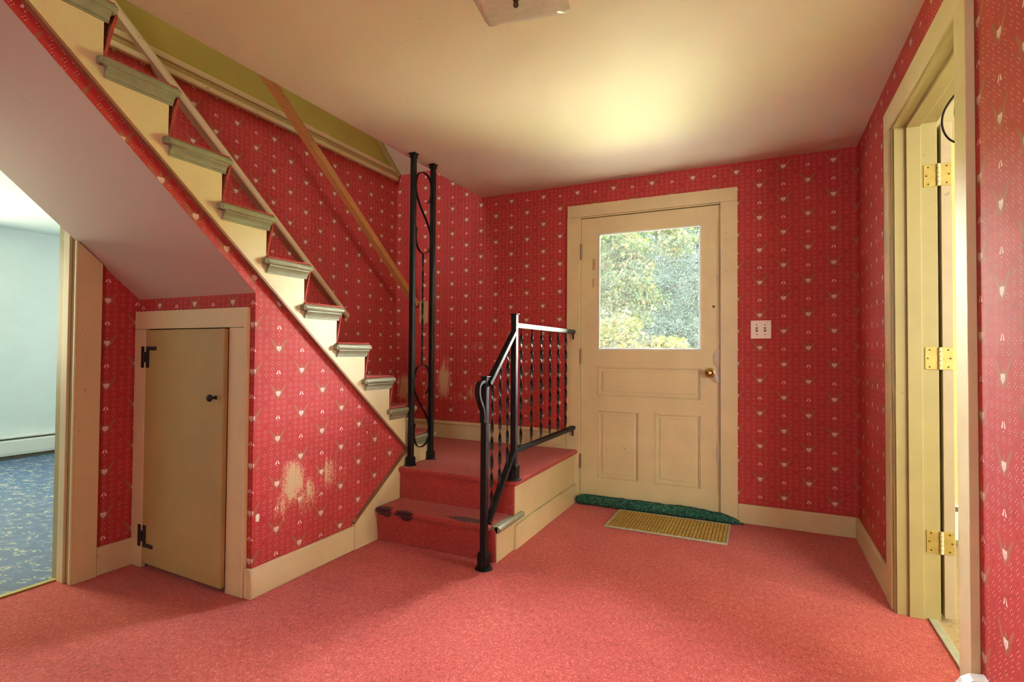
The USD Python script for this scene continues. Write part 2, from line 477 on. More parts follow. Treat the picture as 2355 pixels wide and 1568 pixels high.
def box(x0, x1, y0, y1, z0, z1, r=0.0):
    lo, hi = np.minimum([x0, y0, z0], [x1, y1, z1]), np.maximum([x0, y0, z0], [x1, y1, z1])
    if r <= 0:
        m = trimesh.creation.box(hi - lo)
        m.apply_translation((lo + hi) / 2)
        return m
    r = min(r, 0.45 * (hi - lo).min())
    pts = []
    for sx in (0, 1):
        for sy in (0, 1):
            for sz in (0, 1):
                c = np.where([sx, sy, sz], hi - r, lo + r)
                d = np.where([sx, sy, sz], 1, -1)
                for e in range(3):
                    w = np.full(3, 0.0)
                    w[e] = r
                    pts.append(c + d * w)
                pts.append(c + d * r * 0.577)
                for e in range(3):
                    w = np.full(3, 0.7071 * r)
                    w[e] = 0
                    pts.append(c + d * w)
    return trimesh.convex.convex_hull(np.array(pts))


def ext(poly, axis, a0, a1):
    """extrudes a polygon along an axis; x: (y,z), y: (x,z), z: (x,y)"""
    if not hasattr(poly, "geom_type"):
        poly = Polygon(poly)
    polys = list(getattr(poly, "geoms", [poly]))
    out = []
    lo, hi = min(a0, a1), max(a0, a1)
    for q in polys:
        q = shapely.geometry.polygon.orient(q)
        m = trimesh.creation.extrude_polygon(q, hi - lo, engine="earcut")
        v = np.array(m.vertices)
        v[:, 2] += lo
        f = np.array(m.faces)
        if axis == "x":
            v = v[:, [2, 0, 1]]
        elif axis == "y":
            v = v[:, [0, 2, 1]]
            f = f[:, ::-1]
        out.append(trimesh.Trimesh(v, f, process=False))
    return cat(*out)


def cat(*ms):
    return trimesh.util.concatenate([m for m in ms if m is not None]) if len(ms) > 1 else ms[0]


def tube(pts, r, n=10, cap=True):
    p = np.array(pts, float)
    t = np.gradient(p, axis=0)
    t /= np.linalg.norm(t, axis=1, keepdims=True)
    ref = np.array([0, 0, 1.0]) if abs(t[0][2]) < 0.9 else np.array([1.0, 0, 0])
    a = np.cross(t[0], ref)
    a /= np.linalg.norm(a)
    R = np.broadcast_to(r, (len(p),))
    V = []
    for i in range(len(p)):
        a = a - t[i] * (a @ t[i])
        a /= np.linalg.norm(a)
        b = np.cross(t[i], a)
        ang = np.arange(n) * 2 * np.pi / n
        V.append(p[i] + R[i] * (np.cos(ang)[:, None] * a + np.sin(ang)[:, None] * b))
    V = np.vstack(V)
    F = []
    for i in range(len(p) - 1):
        for j in range(n):
            k = (j + 1) % n
            F += [[i * n + j, i * n + k, (i + 1) * n + k], [i * n + j, (i + 1) * n + k, (i + 1) * n + j]]
    if cap:
        for j in range(1, n - 1):
            F.append([0, j + 1, j])
            o = (len(p) - 1) * n
            F.append([o, o + j, o + j + 1])
    return trimesh.Trimesh(V, np.array(F), process=False)


def lathe(prof, c, axis="z", n=24):
    """revolves (radius, height) about an axis through c"""
    m = trimesh.creation.revolve(np.array(prof, float), sections=n)
    v = np.array(m.vertices)
    f = np.array(m.faces)
    if axis == "x":
        v = v[:, [2, 0, 1]]
    elif axis == "y":
        v = v[:, [1, 2, 0]]
    elif axis == "-y":
        v = v[:, [0, 2, 1]] * [1, -1, 1]
    elif axis == "-z":
        v = v * [1, -1, -1]
    m = trimesh.Trimesh(v + np.array(c), f, process=False)
    if m.volume < 0:
        m.invert()
    return m


def strip(path, width, th, axis, c):
    """a flat bar bent in a plane: path in the plane's two coordinates, th thick, width across along axis about c"""
    return ext(LineString(path).buffer(th / 2, cap_style="flat", join_style="round"), axis, c - width / 2, c + width / 2)


def smooth_path(pts, n=60):
    from scipy.interpolate import CubicSpline
    p = np.array(pts, float)
    d = np.concatenate([[0], np.cumsum(np.linalg.norm(np.diff(p, axis=0), axis=1))])
    s = CubicSpline(d, p)
    return s(np.linspace(0, d[-1], n))


def twisted(x, y, z0, z1, w=0.0165, th=0.0038, half=0.088, flat=0.03, turn=1, phase=0.0):
    """flat iron bar, twisted between flat ends that carry a screw hole"""
    n = 90
    zs = np.linspace(z0, z1, n)
    ang = np.clip((zs - (z0 + flat)) / half, 0, (z1 - z0 - 2 * flat) / half) * math.pi * turn + phase
    V, F = [], []
    for z, a in zip(zs, ang):
        ca, sa = math.cos(a), math.sin(a)
        for (p, q) in ((-w / 2, -th / 2), (w / 2, -th / 2), (w / 2, th / 2), (-w / 2, th / 2)):
            V.append([x + p * sa + q * ca, y + p * ca - q * sa, z])
    for i in range(n - 1):
        for j in range(4):
            k = (j + 1) % 4
            F += [[i * 4 + j, (i + 1) * 4 + k, i * 4 + k], [i * 4 + j, (i + 1) * 4 + j, (i + 1) * 4 + k]]
    F += [[0, 1, 2], [0, 2, 3]]
    o = (n - 1) * 4
    F += [[o, o + 2, o + 1], [o, o + 3, o + 2]]
    m = trimesh.Trimesh(np.array(V), np.array(F), process=False)
    if m.volume < 0:
        m.invert()
    return m


# ------------------------------------------------------------------ naming
USED = {}


def free(parent, name):
    k = (parent, name)
    n = USED.get(k, 0)
    USED[k] = n + 1
    return name if n == 0 else f"{name}_{n:03d}"


ORIGIN = {}


def put(name, mesh, mat, parent=None, label=None, category=None, group=None, kind=None, smooth=False, tone=None):
    """one Mesh prim in world coordinates, under parent (a path) or under /World"""
    base = parent or "/World"
    path = f"{base}/{free(base, name)}"
    o = ORIGIN.get(parent, np.zeros(3))
    v, f, n = meshkit.arrays(mesh, smooth)
    m = trimesh.Trimesh(v - o, f, process=False)
    prim = UsdGeom.Mesh.Define(stage, path)
    prim.CreatePointsAttr(Vt.Vec3fArray.FromNumpy((v - o).astype(np.float32)))
    prim.CreateFaceVertexCountsAttr(Vt.IntArray.FromNumpy(np.full(len(f), 3, np.int32)))
    prim.CreateFaceVertexIndicesAttr(Vt.IntArray.FromNumpy(f.astype(np.int32).ravel()))
    prim.CreateSubdivisionSchemeAttr("none")
    if n is not None:
        prim.CreateNormalsAttr(Vt.Vec3fArray.FromNumpy(n.astype(np.float32)))
        prim.SetNormalsInterpolation("vertex")
    if tone is not None:
        UsdGeom.PrimvarsAPI(prim).CreatePrimvar("tone", Sdf.ValueTypeNames.FloatArray, "vertex").Set(Vt.FloatArray.FromNumpy(np.asarray(tone, np.float32)))
    UsdShade.MaterialBindingAPI.Apply(prim.GetPrim()).Bind(M[mat])
    tag(prim.GetPrim(), label, category, group, kind)
    ORIGIN[path] = o
    return path


def tag(p, label=None, category=None, group=None, kind=None):
    for k, v in (("label", label), ("category", category), ("group", group), ("kind", kind)):
        if v:
            p.SetCustomDataByKey(k, v)


def thing(name, label, category, loc, group=None, kind=None):
    path = f"/World/{free('/World', name)}"
    x = UsdGeom.Xform.Define(stage, path)
    x.AddTranslateOp().Set(Gf.Vec3d(*map(float, loc)))
    tag(x.GetPrim(), label, category, group, kind)
    ORIGIN[path] = np.array(loc, float)
    return path


def struct(name, mesh, mat, label=None, smooth=False):
    return put(name, mesh, mat, label=label, kind="structure", smooth=smooth)


# ------------------------------------------------------------------ measures
XL, XS, XR, XE, H = -1.627, -0.796, 1.651, -0.812, 2.241
ZP = 0.3627                       # landing height
RISE, RUN, Y1 = 0.1828, 0.2100, -0.6851
Z1 = 0.5318                       # top of the first tread above the landing
LY, LZ = -0.974, 0.471            # a point on the stringer's lower line
SL = 0.867


def line_z(y):
    return LZ + (LY - y) * SL


TOPZ = 4.6
YF = -5.6                         # wall behind the camera

# ------------------------------------------------------------------ the setting
struct("floor", ext([(-1.738, YF), (1.757, YF), (1.757, 0.02), (-1.738, 0.02)], "z", -0.08, 0.0), "carpet", "red loop pile carpet over the whole hall floor")
struct("floor_001", ext([(-5.275, -4.5), (-1.742, -4.5), (-1.742, 0.15), (-5.275, 0.15)], "z", -0.08, 0.0), "blue_carpet", "blue and cream paisley carpet in the room beyond the left doorway")
struct("floor_002", ext([(1.765, -3.2), (4.6, -3.2), (4.6, 0.15), (1.765, 0.15)], "z", -0.08, -0.002), "tan_carpet", "tan carpet in the room beyond the right doorway")

# back wall with the front door's opening
DX0, DX1, DZ1 = -0.012, 0.926, 2.0
wb = Polygon([(XL - 0.15, -0.08), (XR + 0.15, -0.08), (XR + 0.15, H + 0.02), (XE, H + 0.02), (XE, 2.525), (XL - 0.15, 2.525)]).difference(Polygon([(DX0, -0.1), (DX1, -0.1), (DX1, DZ1), (DX0, DZ1)]))
struct("wall_back", ext(wb, "y", 0.0, 0.14), "paper_back", "red eagle wallpaper on the wall around the front door")

# left wall: stairs run along it, the doorway to the blue room is cut in it
soff = lambda y: 1.29 + (-2.0115 - y) * 0.891
wl = Polygon([(0.0, -0.08), (0.0, 2.5), (YF, 2.5), (YF, -0.08)]).difference(Polygon([(-2.26, -0.1), (-2.26, soff(-2.26) + 0.12), (-3.06, soff(-3.06) + 0.12), (-3.06, -0.1)]))
struct("wall_left", ext(wl, "x", XL - 0.128, XL), "paper_left", "red eagle wallpaper on the wall beside the stairs")
# right wall with its doorway
wr = Polygon([(0.14, -0.08), (0.14, H + 0.02), (YF, H + 0.02), (YF, -0.08)]).difference(Polygon([(-0.94, -0.1), (-0.94, 2.0), (-1.762, 2.0), (-1.762, -0.1)]))
struct("wall_right", ext(wr, "x", XR, XR + 0.09), "paper_right", "red eagle wallpaper on the wall either side of the right doorway")
# triangular wall under the stairs
struct("wall_stair", ext([(-2.0115, -0.05), (-0.93, -0.05), (-0.93, 0.433), (-3.014, 2.245), (-3.082, 2.245), (-2.0115, 1.29)], "x", XS - 0.06, XS), "paper_stair", "bright red eagle wallpaper on the triangular wall under the stairs")
wc = Polygon([(XL, -0.05), (XS - 0.06, -0.05), (XS - 0.06, 1.29), (XL, 1.29)]).difference(Polygon([(-1.545, -0.06), (-0.925, -0.06), (-0.925, 1.15), (-1.545, 1.15)]))
struct("wall_cupboard", ext(wc, "y", -2.0115, -1.97), "paper_cupboard", "strip of red wallpaper round the low cupboard under the stairs")
fill = ext([(XS - 0.06, -0.05), (XS - 0.0005, -0.05), (XS - 0.0005, 1.29), (XS - 0.06, 1.29)], "y", -2.013, -2.0)
struct("trim_1", fill, "paper_cupboard", "narrow papered return at the foot of the sloping ceiling")
# sloping ceiling under the stairs
struct("ceiling_001", ext([(-2.0115, 1.29), (-3.079, 2.241), (-3.079, 2.262), (-2.0115, 1.311)], "x", XL, XS - 0.061), "soffit_shade", "plain sloping ceiling on the underside of the stairs")
struct("ceiling_002", ext([(-2.0115, 1.29), (-3.079, 2.241), (-3.06, 2.262), (-1.99, 1.311)], "x", XS - 0.061, XS - 0.001), "soffit_shade", "edge of the sloping ceiling under the stairs")
# flat ceiling with the stairwell cut out
cl = Polygon([(XL, YF), (XR, YF), (XR, 0.0), (XE, 0.0), (XE, -3.079), (XL, -3.079)])
struct("ceiling", ext(cl, "z", H, 2.5), "ceiling", "pale painted ceiling over the hall")
# wall behind the camera carrying added sash lights
wf = Polygon([(XL - 0.13, -0.08), (XR + 0.09, -0.08), (XR + 0.09, TOPZ), (XL - 0.13, TOPZ)])
struct("wall_front", ext(wf, "y", YF - 0.14, YF), "paper_back", "red papered wall behind the viewer with added sash lights")
# upper storey round the stairwell
struct("wall_left_001", ext([(0.14, 2.5), (0.14, TOPZ), (YF, TOPZ), (YF, 2.5)], "x", XL - 0.128, XL - 0.004), "olive", "dull olive upper wall above the stairwell moulding")
struct("ceiling_003", ext([(0.14, 2.41), (0.0, 2.525), (-2.5, 4.575), (-2.5, TOPZ), (0.14, 2.55)], "x", XL - 0.128, XR + 0.09), "ceiling", "sloping attic ceiling above the back of the stairwell")
struct("ceiling_004", ext([(XL - 0.13, YF), (XR + 0.09, YF), (XR + 0.09, -2.4), (XL - 0.13, -2.4)], "z", TOPZ - 0.02, TOPZ + 0.06), "ceiling", "flat upper ceiling over the landing")
struct("wall_right_001", ext([(0.14, 2.262), (0.14, TOPZ), (YF, TOPZ), (YF, 2.262)], "x", XR, XR + 0.09), "olive", "plain upper wall on the right of the landing")

# trim of the stairwell: moulding along the left wall, batten up the slope
tm = thing("trim_2", "cream moulding along the wall above the stairs", "trim", (XL, -1.0, 2.51), kind="structure")
put("lower_strip", box(XL, XL + 0.030, -2.9, -0.02, 2.468, 2.500, 0.006), "cream", tm)
put("ledge", box(XL, XL + 0.020, -2.9, 0.0, 2.500, 2.532, 0.004), "buff", tm)
put("upper_strip", box(XL, XL + 0.026, -2.9, 0.0, 2.532, 2.565, 0.006), "cream", tm)
sb = ext([(-0.015, 2.555), (-0.015, 2.51), (-0.9, 3.236), (-0.9, 3.281)], "x", XL, XL + 0.04)
struct("trim_3", sb, "buff", "thin batten up the edge of the attic slope")

# ------------------------------------------------------------------ baseboards
BBH = 0.118


def base_profile_y(x0, x1, y, name, label, h=BBH, z0=0.0):
    return struct(name, cat(box(x0, x1, y - 0.018, y, z0, z0 + h, 0.004)), "cream", label)


base_profile_y(1.019, XR, 0.0, "baseboard_back", "cream baseboard between the front door and the corner")
struct("baseboard_right", box(XR - 0.018, XR, -0.832, -0.018, 0, BBH, 0.004), "cream_clean", "cream baseboard on the right wall near the corner")
struct("baseboard_stair", box(XS, XS + 0.018, -2.03, -1.408, 0, 0.124, 0.004), "cream", "cream baseboard along the triangular stair wall")
struct("baseboard_cupboard", box(-0.822, XS, -2.03, -2.0116, 0, 0.124, 0.004), "cream", "short end of baseboard beside the cupboard casing")
struct("baseboard_left", box(XL, XL + 0.018, -2.183, -2.0116, 0, 0.13, 0.004), "cream", "short cream baseboard between the left doorway and cupboard")
lb = thing("baseboard_landing", "cream baseboard along the wall above the landing", "baseboard", (-0.9, 0, ZP), kind="structure")
put("board", box(XL, -0.1, -0.018, 0.0, ZP - 0.01, ZP + 0.105, 0.003), "cream", lb)
put("top_moulding", box(XL, -0.1, -0.026, 0.0, ZP + 0.105, ZP + 0.13, 0.006), "cream_clean", lb)

# ------------------------------------------------------------------ front door
CO0, CO1, COT = -0.099, 1.019, 2.085
fc = thing("trim_4", "flat cream casing around the front door", "door casing", (0.46, 0, 0), kind="structure")
put("side_casing", ext([(CO0, 0.0), (-0.006, 0.0), (-0.006, 2.0), (CO0, 2.0)], "y", -0.022, 0.0), "cream", fc)
put("side_casing", ext([(0.921, 0.0), (CO1, 0.0), (CO1, 2.0), (0.921, 2.0)], "y", -0.022, 0.0), "cream", fc)
put("head_casing", box(CO0, CO1, -0.022, 0.0, 2.001, COT, 0.002), "cream", fc)
put("door_stop", cat(box(DX0, -0.002, -0.012, 0.14, 0, 1.995), box(0.917, DX1, -0.012, 0.14, 0, 1.995), box(DX0, DX1, -0.012, 0.14, 1.9925, 2.0), box(DX0, 0.016, 0.0435, 0.09, 0, 1.995), box(0.899, DX1, 0.0435, 0.09, 0, 1.995), box(DX0, DX1, 0.0435, 0.09, 1.972, 2.0)), "cream", fc)
put("sill", box(DX0, DX1, 0.0, 0.2, -0.06, 0.008, 0.002), "nickel", fc)

for z_ in (1.801, 1.675, 1.56):
    put("nail_hole", lathe([(0, 0.0006), (0.002, 0.0006), (0.0024, 0.0)], (0.952, -0.022, z_), "-y", 8), "screw", fc)

fd = thing("door_1", "cream panelled front door with a large glass light and three lower panels", "door", (0.457, 0.02, 0.0), kind="structure")
LX0, LX1, LZ0, LZ1 = 0.0, 0.915, 0.012, 1.988
hole = lambda a, b, c, d: shapely.geometry.box(a, c, b, d)
GX0, GX1, GZ0, GZ1 = 0.124, 0.802, 1.062, 1.872
leaf = Polygon([(LX0, LZ0), (LX1, LZ0), (LX1, LZ1), (LX0, LZ1)])
PAN = [(0.1226, 0.7991, 0.7445, 0.9443), (0.1226, 0.4054, 0.1783, 0.6413), (0.5129, 0.7991, 0.1783, 0.6413)]
leaf = leaf.difference(hole(GX0, GX1, GZ0, GZ1))
for a, b, c, d in PAN:
    leaf = leaf.difference(hole(a, b, c, d))
put("stiles_and_rails", ext(leaf, "y", 0.0, 0.042), "cream_door", fd)


def raised(a, b, c, d, m=0.03):
    """door panel: recessed field with a raised centre and small edge mouldings"""
    parts = [ext(hole(a - 0.004, b + 0.004, c - 0.004, d + 0.004), "y", 0.013, 0.03), box(a + m, b - m, 0.0085, 0.02, c + m, d - m, 0.003)]
    for q in (box(a, b, 0.003, 0.016, c, c + 0.009, 0.003), box(a, b, 0.003, 0.016, d - 0.009, d, 0.003), box(a, a + 0.009, 0.003, 0.016, c, d, 0.003), box(b - 0.009, b, 0.003, 0.016, c, d, 0.003)):
        parts.append(q)
    return cat(*parts)


for pn in PAN:
    put("panel", raised(*pn), "cream_door", fd)
gb = [box(GX0, GX1, -0.004, 0.003, GZ0, GZ0 + 0.012, 0.004), box(GX0, GX1, -0.004, 0.003, GZ1 - 0.012, GZ1, 0.004), box(GX0, GX0 + 0.012, -0.004, 0.003, GZ0, GZ1, 0.004), box(GX1 - 0.012, GX1, -0.004, 0.003, GZ0, GZ1, 0.004)]
put("glazing_bead", cat(*gb), "heater_white", fd, label="whitish glazing bead round the glass")
put("glass_pane", box(GX0 + 0.002, GX1 - 0.002, 0.0035, 0.0065, GZ0 + 0.002, GZ1 - 0.002), "pane", fd)
for z0, z1 in ((1.707, 1.803), (0.972, 1.061), (0.241, 0.325)):
    hg = put("hinge", lathe([(0, 0), (0.007, 0), (0.007, z1 - z0), (0, z1 - z0)], (0.001, -0.012, z0), n=12), "nickel", fd, label="tarnished steel butt hinge", smooth=40)
    put("pin_cap", cat(lathe([(0, 0), (0.004, 0), (0.006, 0.006), (0, 0.01)], (0.001, -0.012, z1), n=10), lathe([(0, 0), (0.006, 0.002), (0.004, 0.008), (0, 0.008)], (0.001, -0.012, z0 - 0.008), n=10)), "nickel", hg, smooth=40)
KX, KZ = 0.855, 0.919
kn = put("door_knob", lathe([(0, 0.066), (0.012, 0.065), (0.022, 0.060), (0.0275, 0.05), (0.028, 0.042), (0.024, 0.033), (0.014, 0.027), (0.011, 0.02), (0.011, 0)], (KX, 0.0, KZ), "-y", 28), "brass", fd, label="round polished brass door knob", smooth=40)
put("rosette", lathe([(0, 0.009), (0.018, 0.009), (0.030, 0.005), (0.033, 0.0)], (KX, 0.0, KZ), "-y", 28), "brass", kn, smooth=30)
put("lock_hole", lathe([(0, 0.002), (0.006, 0.002), (0.008, 0.0)], (0.878, 0.0, 1.341), "-y", 14), "screw", fd, label="old plugged lock hole")
put("latch_edge", box(0.9155, 0.9168, -0.011, 0.03, 0.86, 0.95), "nickel", fd, label="dark latch plate in the door edge")
for (a, b, z0, z1) in ((0.082, 0.1, 1.62, 1.70), (0.082, 0.094, 1.50, 1.56)):
    put("tape_residue", box(a, b, -0.0008, 0.001, z0, z1), "tan_plate", fd, label="yellowed strip of old tape")

# crumpled plastic sealing strip down the latch edge
pts = []
V, F = [], []
nz, nx = 220, 7
zz = np.linspace(0.16, 1.86, nz)
wid = 0.003 + 0.004 * meshkit.noise(np.stack([zz * 9, zz * 0, zz * 0], 1), 3)
for (zc, a, s) in ((1.02, 0.032, 0.05), (0.90, 0.028, 0.03), (0.62, 0.012, 0.02), (0.40, 0.012, 0.05), (1.52, 0.010, 0.05), (0.98, 0.012, 0.02)):
    wid += a * np.exp(-((zz - zc) / s) ** 2)
wid[zz < 0.30] *= 0.6
for i, z in enumerate(zz):
    for j in range(nx):
        f = j / (nx - 1)
        x = 0.9165 - f * wid[i]
        q = np.array([[x * 90, z * 60, j * 0.7]])
        dy = 0.003 + 0.012 * wid[i] / 0.03 * float(meshkit.fbm(q, 3, 5)[0])
        V.append([x + 0.004 * (float(meshkit.noise(q * 0.7, 9)[0]) - 0.5), -0.024 + 0.021 * f ** 0.5 - dy, z])
for i in range(nz - 1):
    for j in range(nx - 1):
        a = i * nx + j
        F += [[a, a + 1, a + nx + 1], [a, a + nx + 1, a + nx]]
V, F = np.array(V), np.array(F)
back = V + [0, 0.0007, 0]
rim = []
for i in range(nz - 1):
    for s in (0, nx - 1):
        a, b = i * nx + s, (i + 1) * nx + s
        rim += [[a, b, b + len(V)], [a, b + len(V), a + len(V)]]
seal = trimesh.Trimesh(np.vstack([V, back]), np.vstack([F, F[:, ::-1] + len(V), np.array(rim)]), process=False)
ps = thing("plastic_strip", "crumpled clear plastic sealing strip down the latch edge of the front door", "plastic strip", (0.91, -0.02, 0.16))
put("film", seal, "film", ps, smooth=True)
put("curl", strip(smooth_path([(0.905, 1.545), (0.885, 1.535), (0.872, 1.50), (0.874, 1.46), (0.879, 1.44)], 24), 0.012, 0.0012, "y", -0.02), "film", ps, label="loose curled end of the strip")
put("knob_wrap", tube(smooth_path([(0.882, -0.03, 0.928), (0.893, -0.032, 0.905), (0.9, -0.028, 0.875), (0.912, -0.02, 0.865)], 14), [0.008, 0.009, 0.010, 0.011, 0.012, 0.011, 0.010, 0.011, 0.013, 0.014, 0.012, 0.009, 0.007, 0.005], 8), "film", ps, label="twist of plastic beside the knob")

# ------------------------------------------------------------------ staircase
st = thing("staircase", "steep painted staircase with green treads and cream stringer climbing left", "staircase", (-1.2, -1.0, 0.0))
NT = 11
ty = lambda n: Y1 - (n - 1) * RUN
tz = lambda n: Z1 + (n - 1) * RISE
XT = -0.748                       # ends of the treads
XF = XS + 0.020                   # face of the stringer
# stringer: saw-tooth board
saw = []
for n in range(1, NT + 1):
    saw += [(ty(n) - 0.034, ZP - 0.02 if n == 1 else tz(n - 1) - 0.03), (ty(n) - 0.034, tz(n) - 0.03)]
low = [(-3.10, line_z(-3.10)), (-0.955, line_z(-0.955)), (-0.955, ZP + 0.003), (ty(1) - 0.034, ZP + 0.003)]
pl = Polygon(saw[1:] + [(ty(NT) - RUN, tz(NT) - 0.03)] + low).buffer(0)
put("stringer", ext(pl, "x", XS + 0.001, XF), "cream_clean", st, label="cream saw-toothed stringer board")
put("stringer_moulding", ext([(-3.05, line_z(-3.05) - 0.008), (-0.945, line_z(-0.945) - 0.008), (-0.938, line_z(-0.945)), (-0.95, line_z(-0.95) + 0.005), (-3.05, line_z(-3.05) + 0.005)], "x", XS, XF + 0.001), "strip_brown", st, label="brown moulding under the stringer")
for n in range(1, NT + 1):
    y1, y0, z = ty(n), ty(n) - 0.266, tz(n)
    # tread board: round nosing in front and along the open end
    core = box(XL + 0.002, XT - 0.015, y0 + 0.01, y1 - 0.015, z - 0.031, z - 0.004)
    nose = tube([(XL + 0.002, y1 - 0.0155, z - 0.0175), (XT - 0.0155, y1 - 0.0155, z - 0.0175)], 0.0155, 12)
    ret = tube([(XT - 0.0155, y1 - 0.0155, z - 0.0175), (XT - 0.0155, y0 + 0.012, z - 0.0175)], 0.0155, 12)
    ball = trimesh.creation.icosphere(2, 0.0155)
    ball.apply_translation((XT - 0.0155, y1 - 0.0155, z - 0.0175))
    retback = box(XS + 0.012, XT - 0.003, y0, y0 + 0.02, z - 0.031, z - 0.005, 0.007)
    tr = put("tread", cat(core, nose, ret, ball, retback), "green", st, smooth=35)
    cove = [(XF, z - 0.031), (XF + 0.021, z - 0.031), (XF + 0.021, z - 0.036), (XF + 0.018, z - 0.040), (XF + 0.011, z - 0.047), (XF + 0.008, z - 0.056), (XF + 0.008, z - 0.060), (XF + 0.004, z - 0.060), (XF + 0.004, z - 0.067), (XF, z - 0.067)]
    put("cove_moulding", ext(cove, "y", y0 + 0.024, y1 - 0.022), "green", tr, smooth=30)
    put("riser", box(XL + 0.002, XF - 0.004, y1 - 0.056, y1 - 0.036, (ZP if n == 1 else z - RISE), z - 0.031), "cream_clean", st)
# landing and the two lower steps
XP, XPS = -0.012, -0.034
put("landing_frame", cat(box(XL + 0.002, XPS - 0.018, -1.02, -0.001, 0.0, ZP - 0.03), box(XS + 0.02, XPS - 0.018, -1.215, -1.02, 0.0, 0.152)), "cream", st)
side = Polygon([(-1.226, 0.0), (-1.226, 0.152), (-1.018, 0.152), (-1.018, 0.334), (-0.002, 0.334), (-0.002, 0.0)])
rec = Polygon([(-0.815, 0.281), (-0.02, 0.262), (-0.02, 0.06), (-0.985, 0.06), (-0.955, 0.125), (-0.862, 0.245)])
sp = put("side_panel", ext(side.difference(rec), "x", XPS - 0.014, XPS), "cream", st)
put("sunk_panel", ext(rec.buffer(0.004), "x", XPS - 0.017, XPS - 0.006), "cream", sp)
put("landing_base", ext([(-1.03, 0.0), (-1.028, 0.118), (-1.012, 0.126), (-0.002, 0.118), (-0.002, 0.0)], "x", XPS, XPS + 0.014), "cream_clean", st)
put("return_nosing", cat(tube([(XPS + 0.006, -1.232, 0.163), (XPS + 0.006, -0.935, 0.163)], 0.0165, 12), box(XPS - 0.03, XPS + 0.006, -1.232, -0.94, 0.147, 0.179)), "green", st, label="grey-green return nosing on the lowest step", smooth=35)
skirt = [(-1.408, 0.0), (-1.408, 0.142), (-1.39, 0.16), (-0.95, 0.462), (-0.935, 0.445), (-0.935, 0.0)]
put("skirt_board", ext(skirt, "x", XS + 0.0005, XS + 0.02), "cream", st)
put("skirt_moulding", ext([(-1.408, 0.142), (-1.39, 0.16), (-0.95, 0.462), (-0.944, 0.456), (-1.387, 0.153), (-1.408, 0.136)], "x", XS + 0.0005, XS + 0.022), "strip_brown", st)
put("corner_board", cat(box(XF, XF + 0.014, -0.955, -0.865, ZP + 0.001, ZP + 0.11), box(XF, XF + 0.012, -0.86, ty(1) - 0.04, ZP + 0.001, ZP + 0.10)), "cream_clean", st)

# carpet on the landing and lower steps
ca = thing("step_carpet", "red carpet over the landing and two lower steps, worn dark at the nosing", "stair carpet", (-0.4, -1.1, 0.0))


def slab(x0, x1, y0, y1, z0, z1, r):
    import manifold3d as m3
    s = m3.Manifold.batch_hull([m3.Manifold.sphere(r, 16).translate((x, y, z)) for x in (x0 + r, x1 - r) for y in (y0 + r, y1 - r) for z in (z0 + r, z1 - r)])
    w = s.to_mesh()
    return trimesh.Trimesh(np.array(w.vert_properties[:, :3]), np.array(w.tri_verts), process=False)


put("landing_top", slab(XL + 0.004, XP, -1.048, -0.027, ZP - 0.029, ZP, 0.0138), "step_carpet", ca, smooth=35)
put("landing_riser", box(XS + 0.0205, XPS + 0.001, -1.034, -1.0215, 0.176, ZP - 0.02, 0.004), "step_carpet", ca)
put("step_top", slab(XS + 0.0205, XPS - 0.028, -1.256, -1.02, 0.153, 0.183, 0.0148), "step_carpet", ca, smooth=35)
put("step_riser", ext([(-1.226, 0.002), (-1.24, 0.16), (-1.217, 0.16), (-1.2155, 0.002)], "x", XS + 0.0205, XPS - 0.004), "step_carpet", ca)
fl = []
for i in range(46):
    cx = random.choice([(-0.71, 0.05), (-0.57, 0.05), (-0.22, 0.1)])
    x0 = random.gauss(cx[0], cx[1] * 0.7)
    p0 = np.array([x0, -1.255 + random.uniform(-0.002, 0.012), random.uniform(0.165, 0.182)])
    d = np.array([random.uniform(-1, 1), random.uniform(-0.8, 0.0), random.uniform(-0.3, 0.5)]) * 0.016
    fl.append(tube([p0, p0 + d * 0.5 + [0, -0.003, 0.003], p0 + d], 0.0006, 4))
put("frayed_threads", cat(*fl), "black_rubber", ca, kind="stuff")

# carpet on the upper stairs: it falls from each nosing to the back of the tread below
cu = thing("stair_carpet", "red carpet runner falling over the treads of the upper stairs", "stair carpet", (-1.2, -1.6, 0.4))
for n in range(1, NT):
    y1, z = ty(n), tz(n)
    w0, w1 = XL + 0.02, XF - 0.001
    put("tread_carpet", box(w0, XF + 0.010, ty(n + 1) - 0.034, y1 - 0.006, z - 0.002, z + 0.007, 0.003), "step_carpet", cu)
    zb = (ZP + 0.002) if n == 1 else tz(n - 1) + 0.007
    yb = y1 - 0.033
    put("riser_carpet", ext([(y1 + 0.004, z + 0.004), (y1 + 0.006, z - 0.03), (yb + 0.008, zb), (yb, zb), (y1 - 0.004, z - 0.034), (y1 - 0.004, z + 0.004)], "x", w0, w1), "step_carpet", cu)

# ------------------------------------------------------------------ handrails on the left wall
HX = XL + 0.055


def rail(y0, z0, y1, z1, h, w, prof):
    d = np.array([y1 - y0, z1 - z0])
    d /= np.linalg.norm(d)
    nrm = np.array([-d[1], d[0]])
    if nrm[1] < 0:
        nrm = -nrm
    pts = [np.array([y0, z0]) + nrm * a for a in (-h / 2, h / 2)] + [np.array([y1, z1]) + nrm * a for a in (h / 2, -h / 2)]
    return ext([tuple(p) for p in pts], "x", prof - w / 2, prof + w / 2)


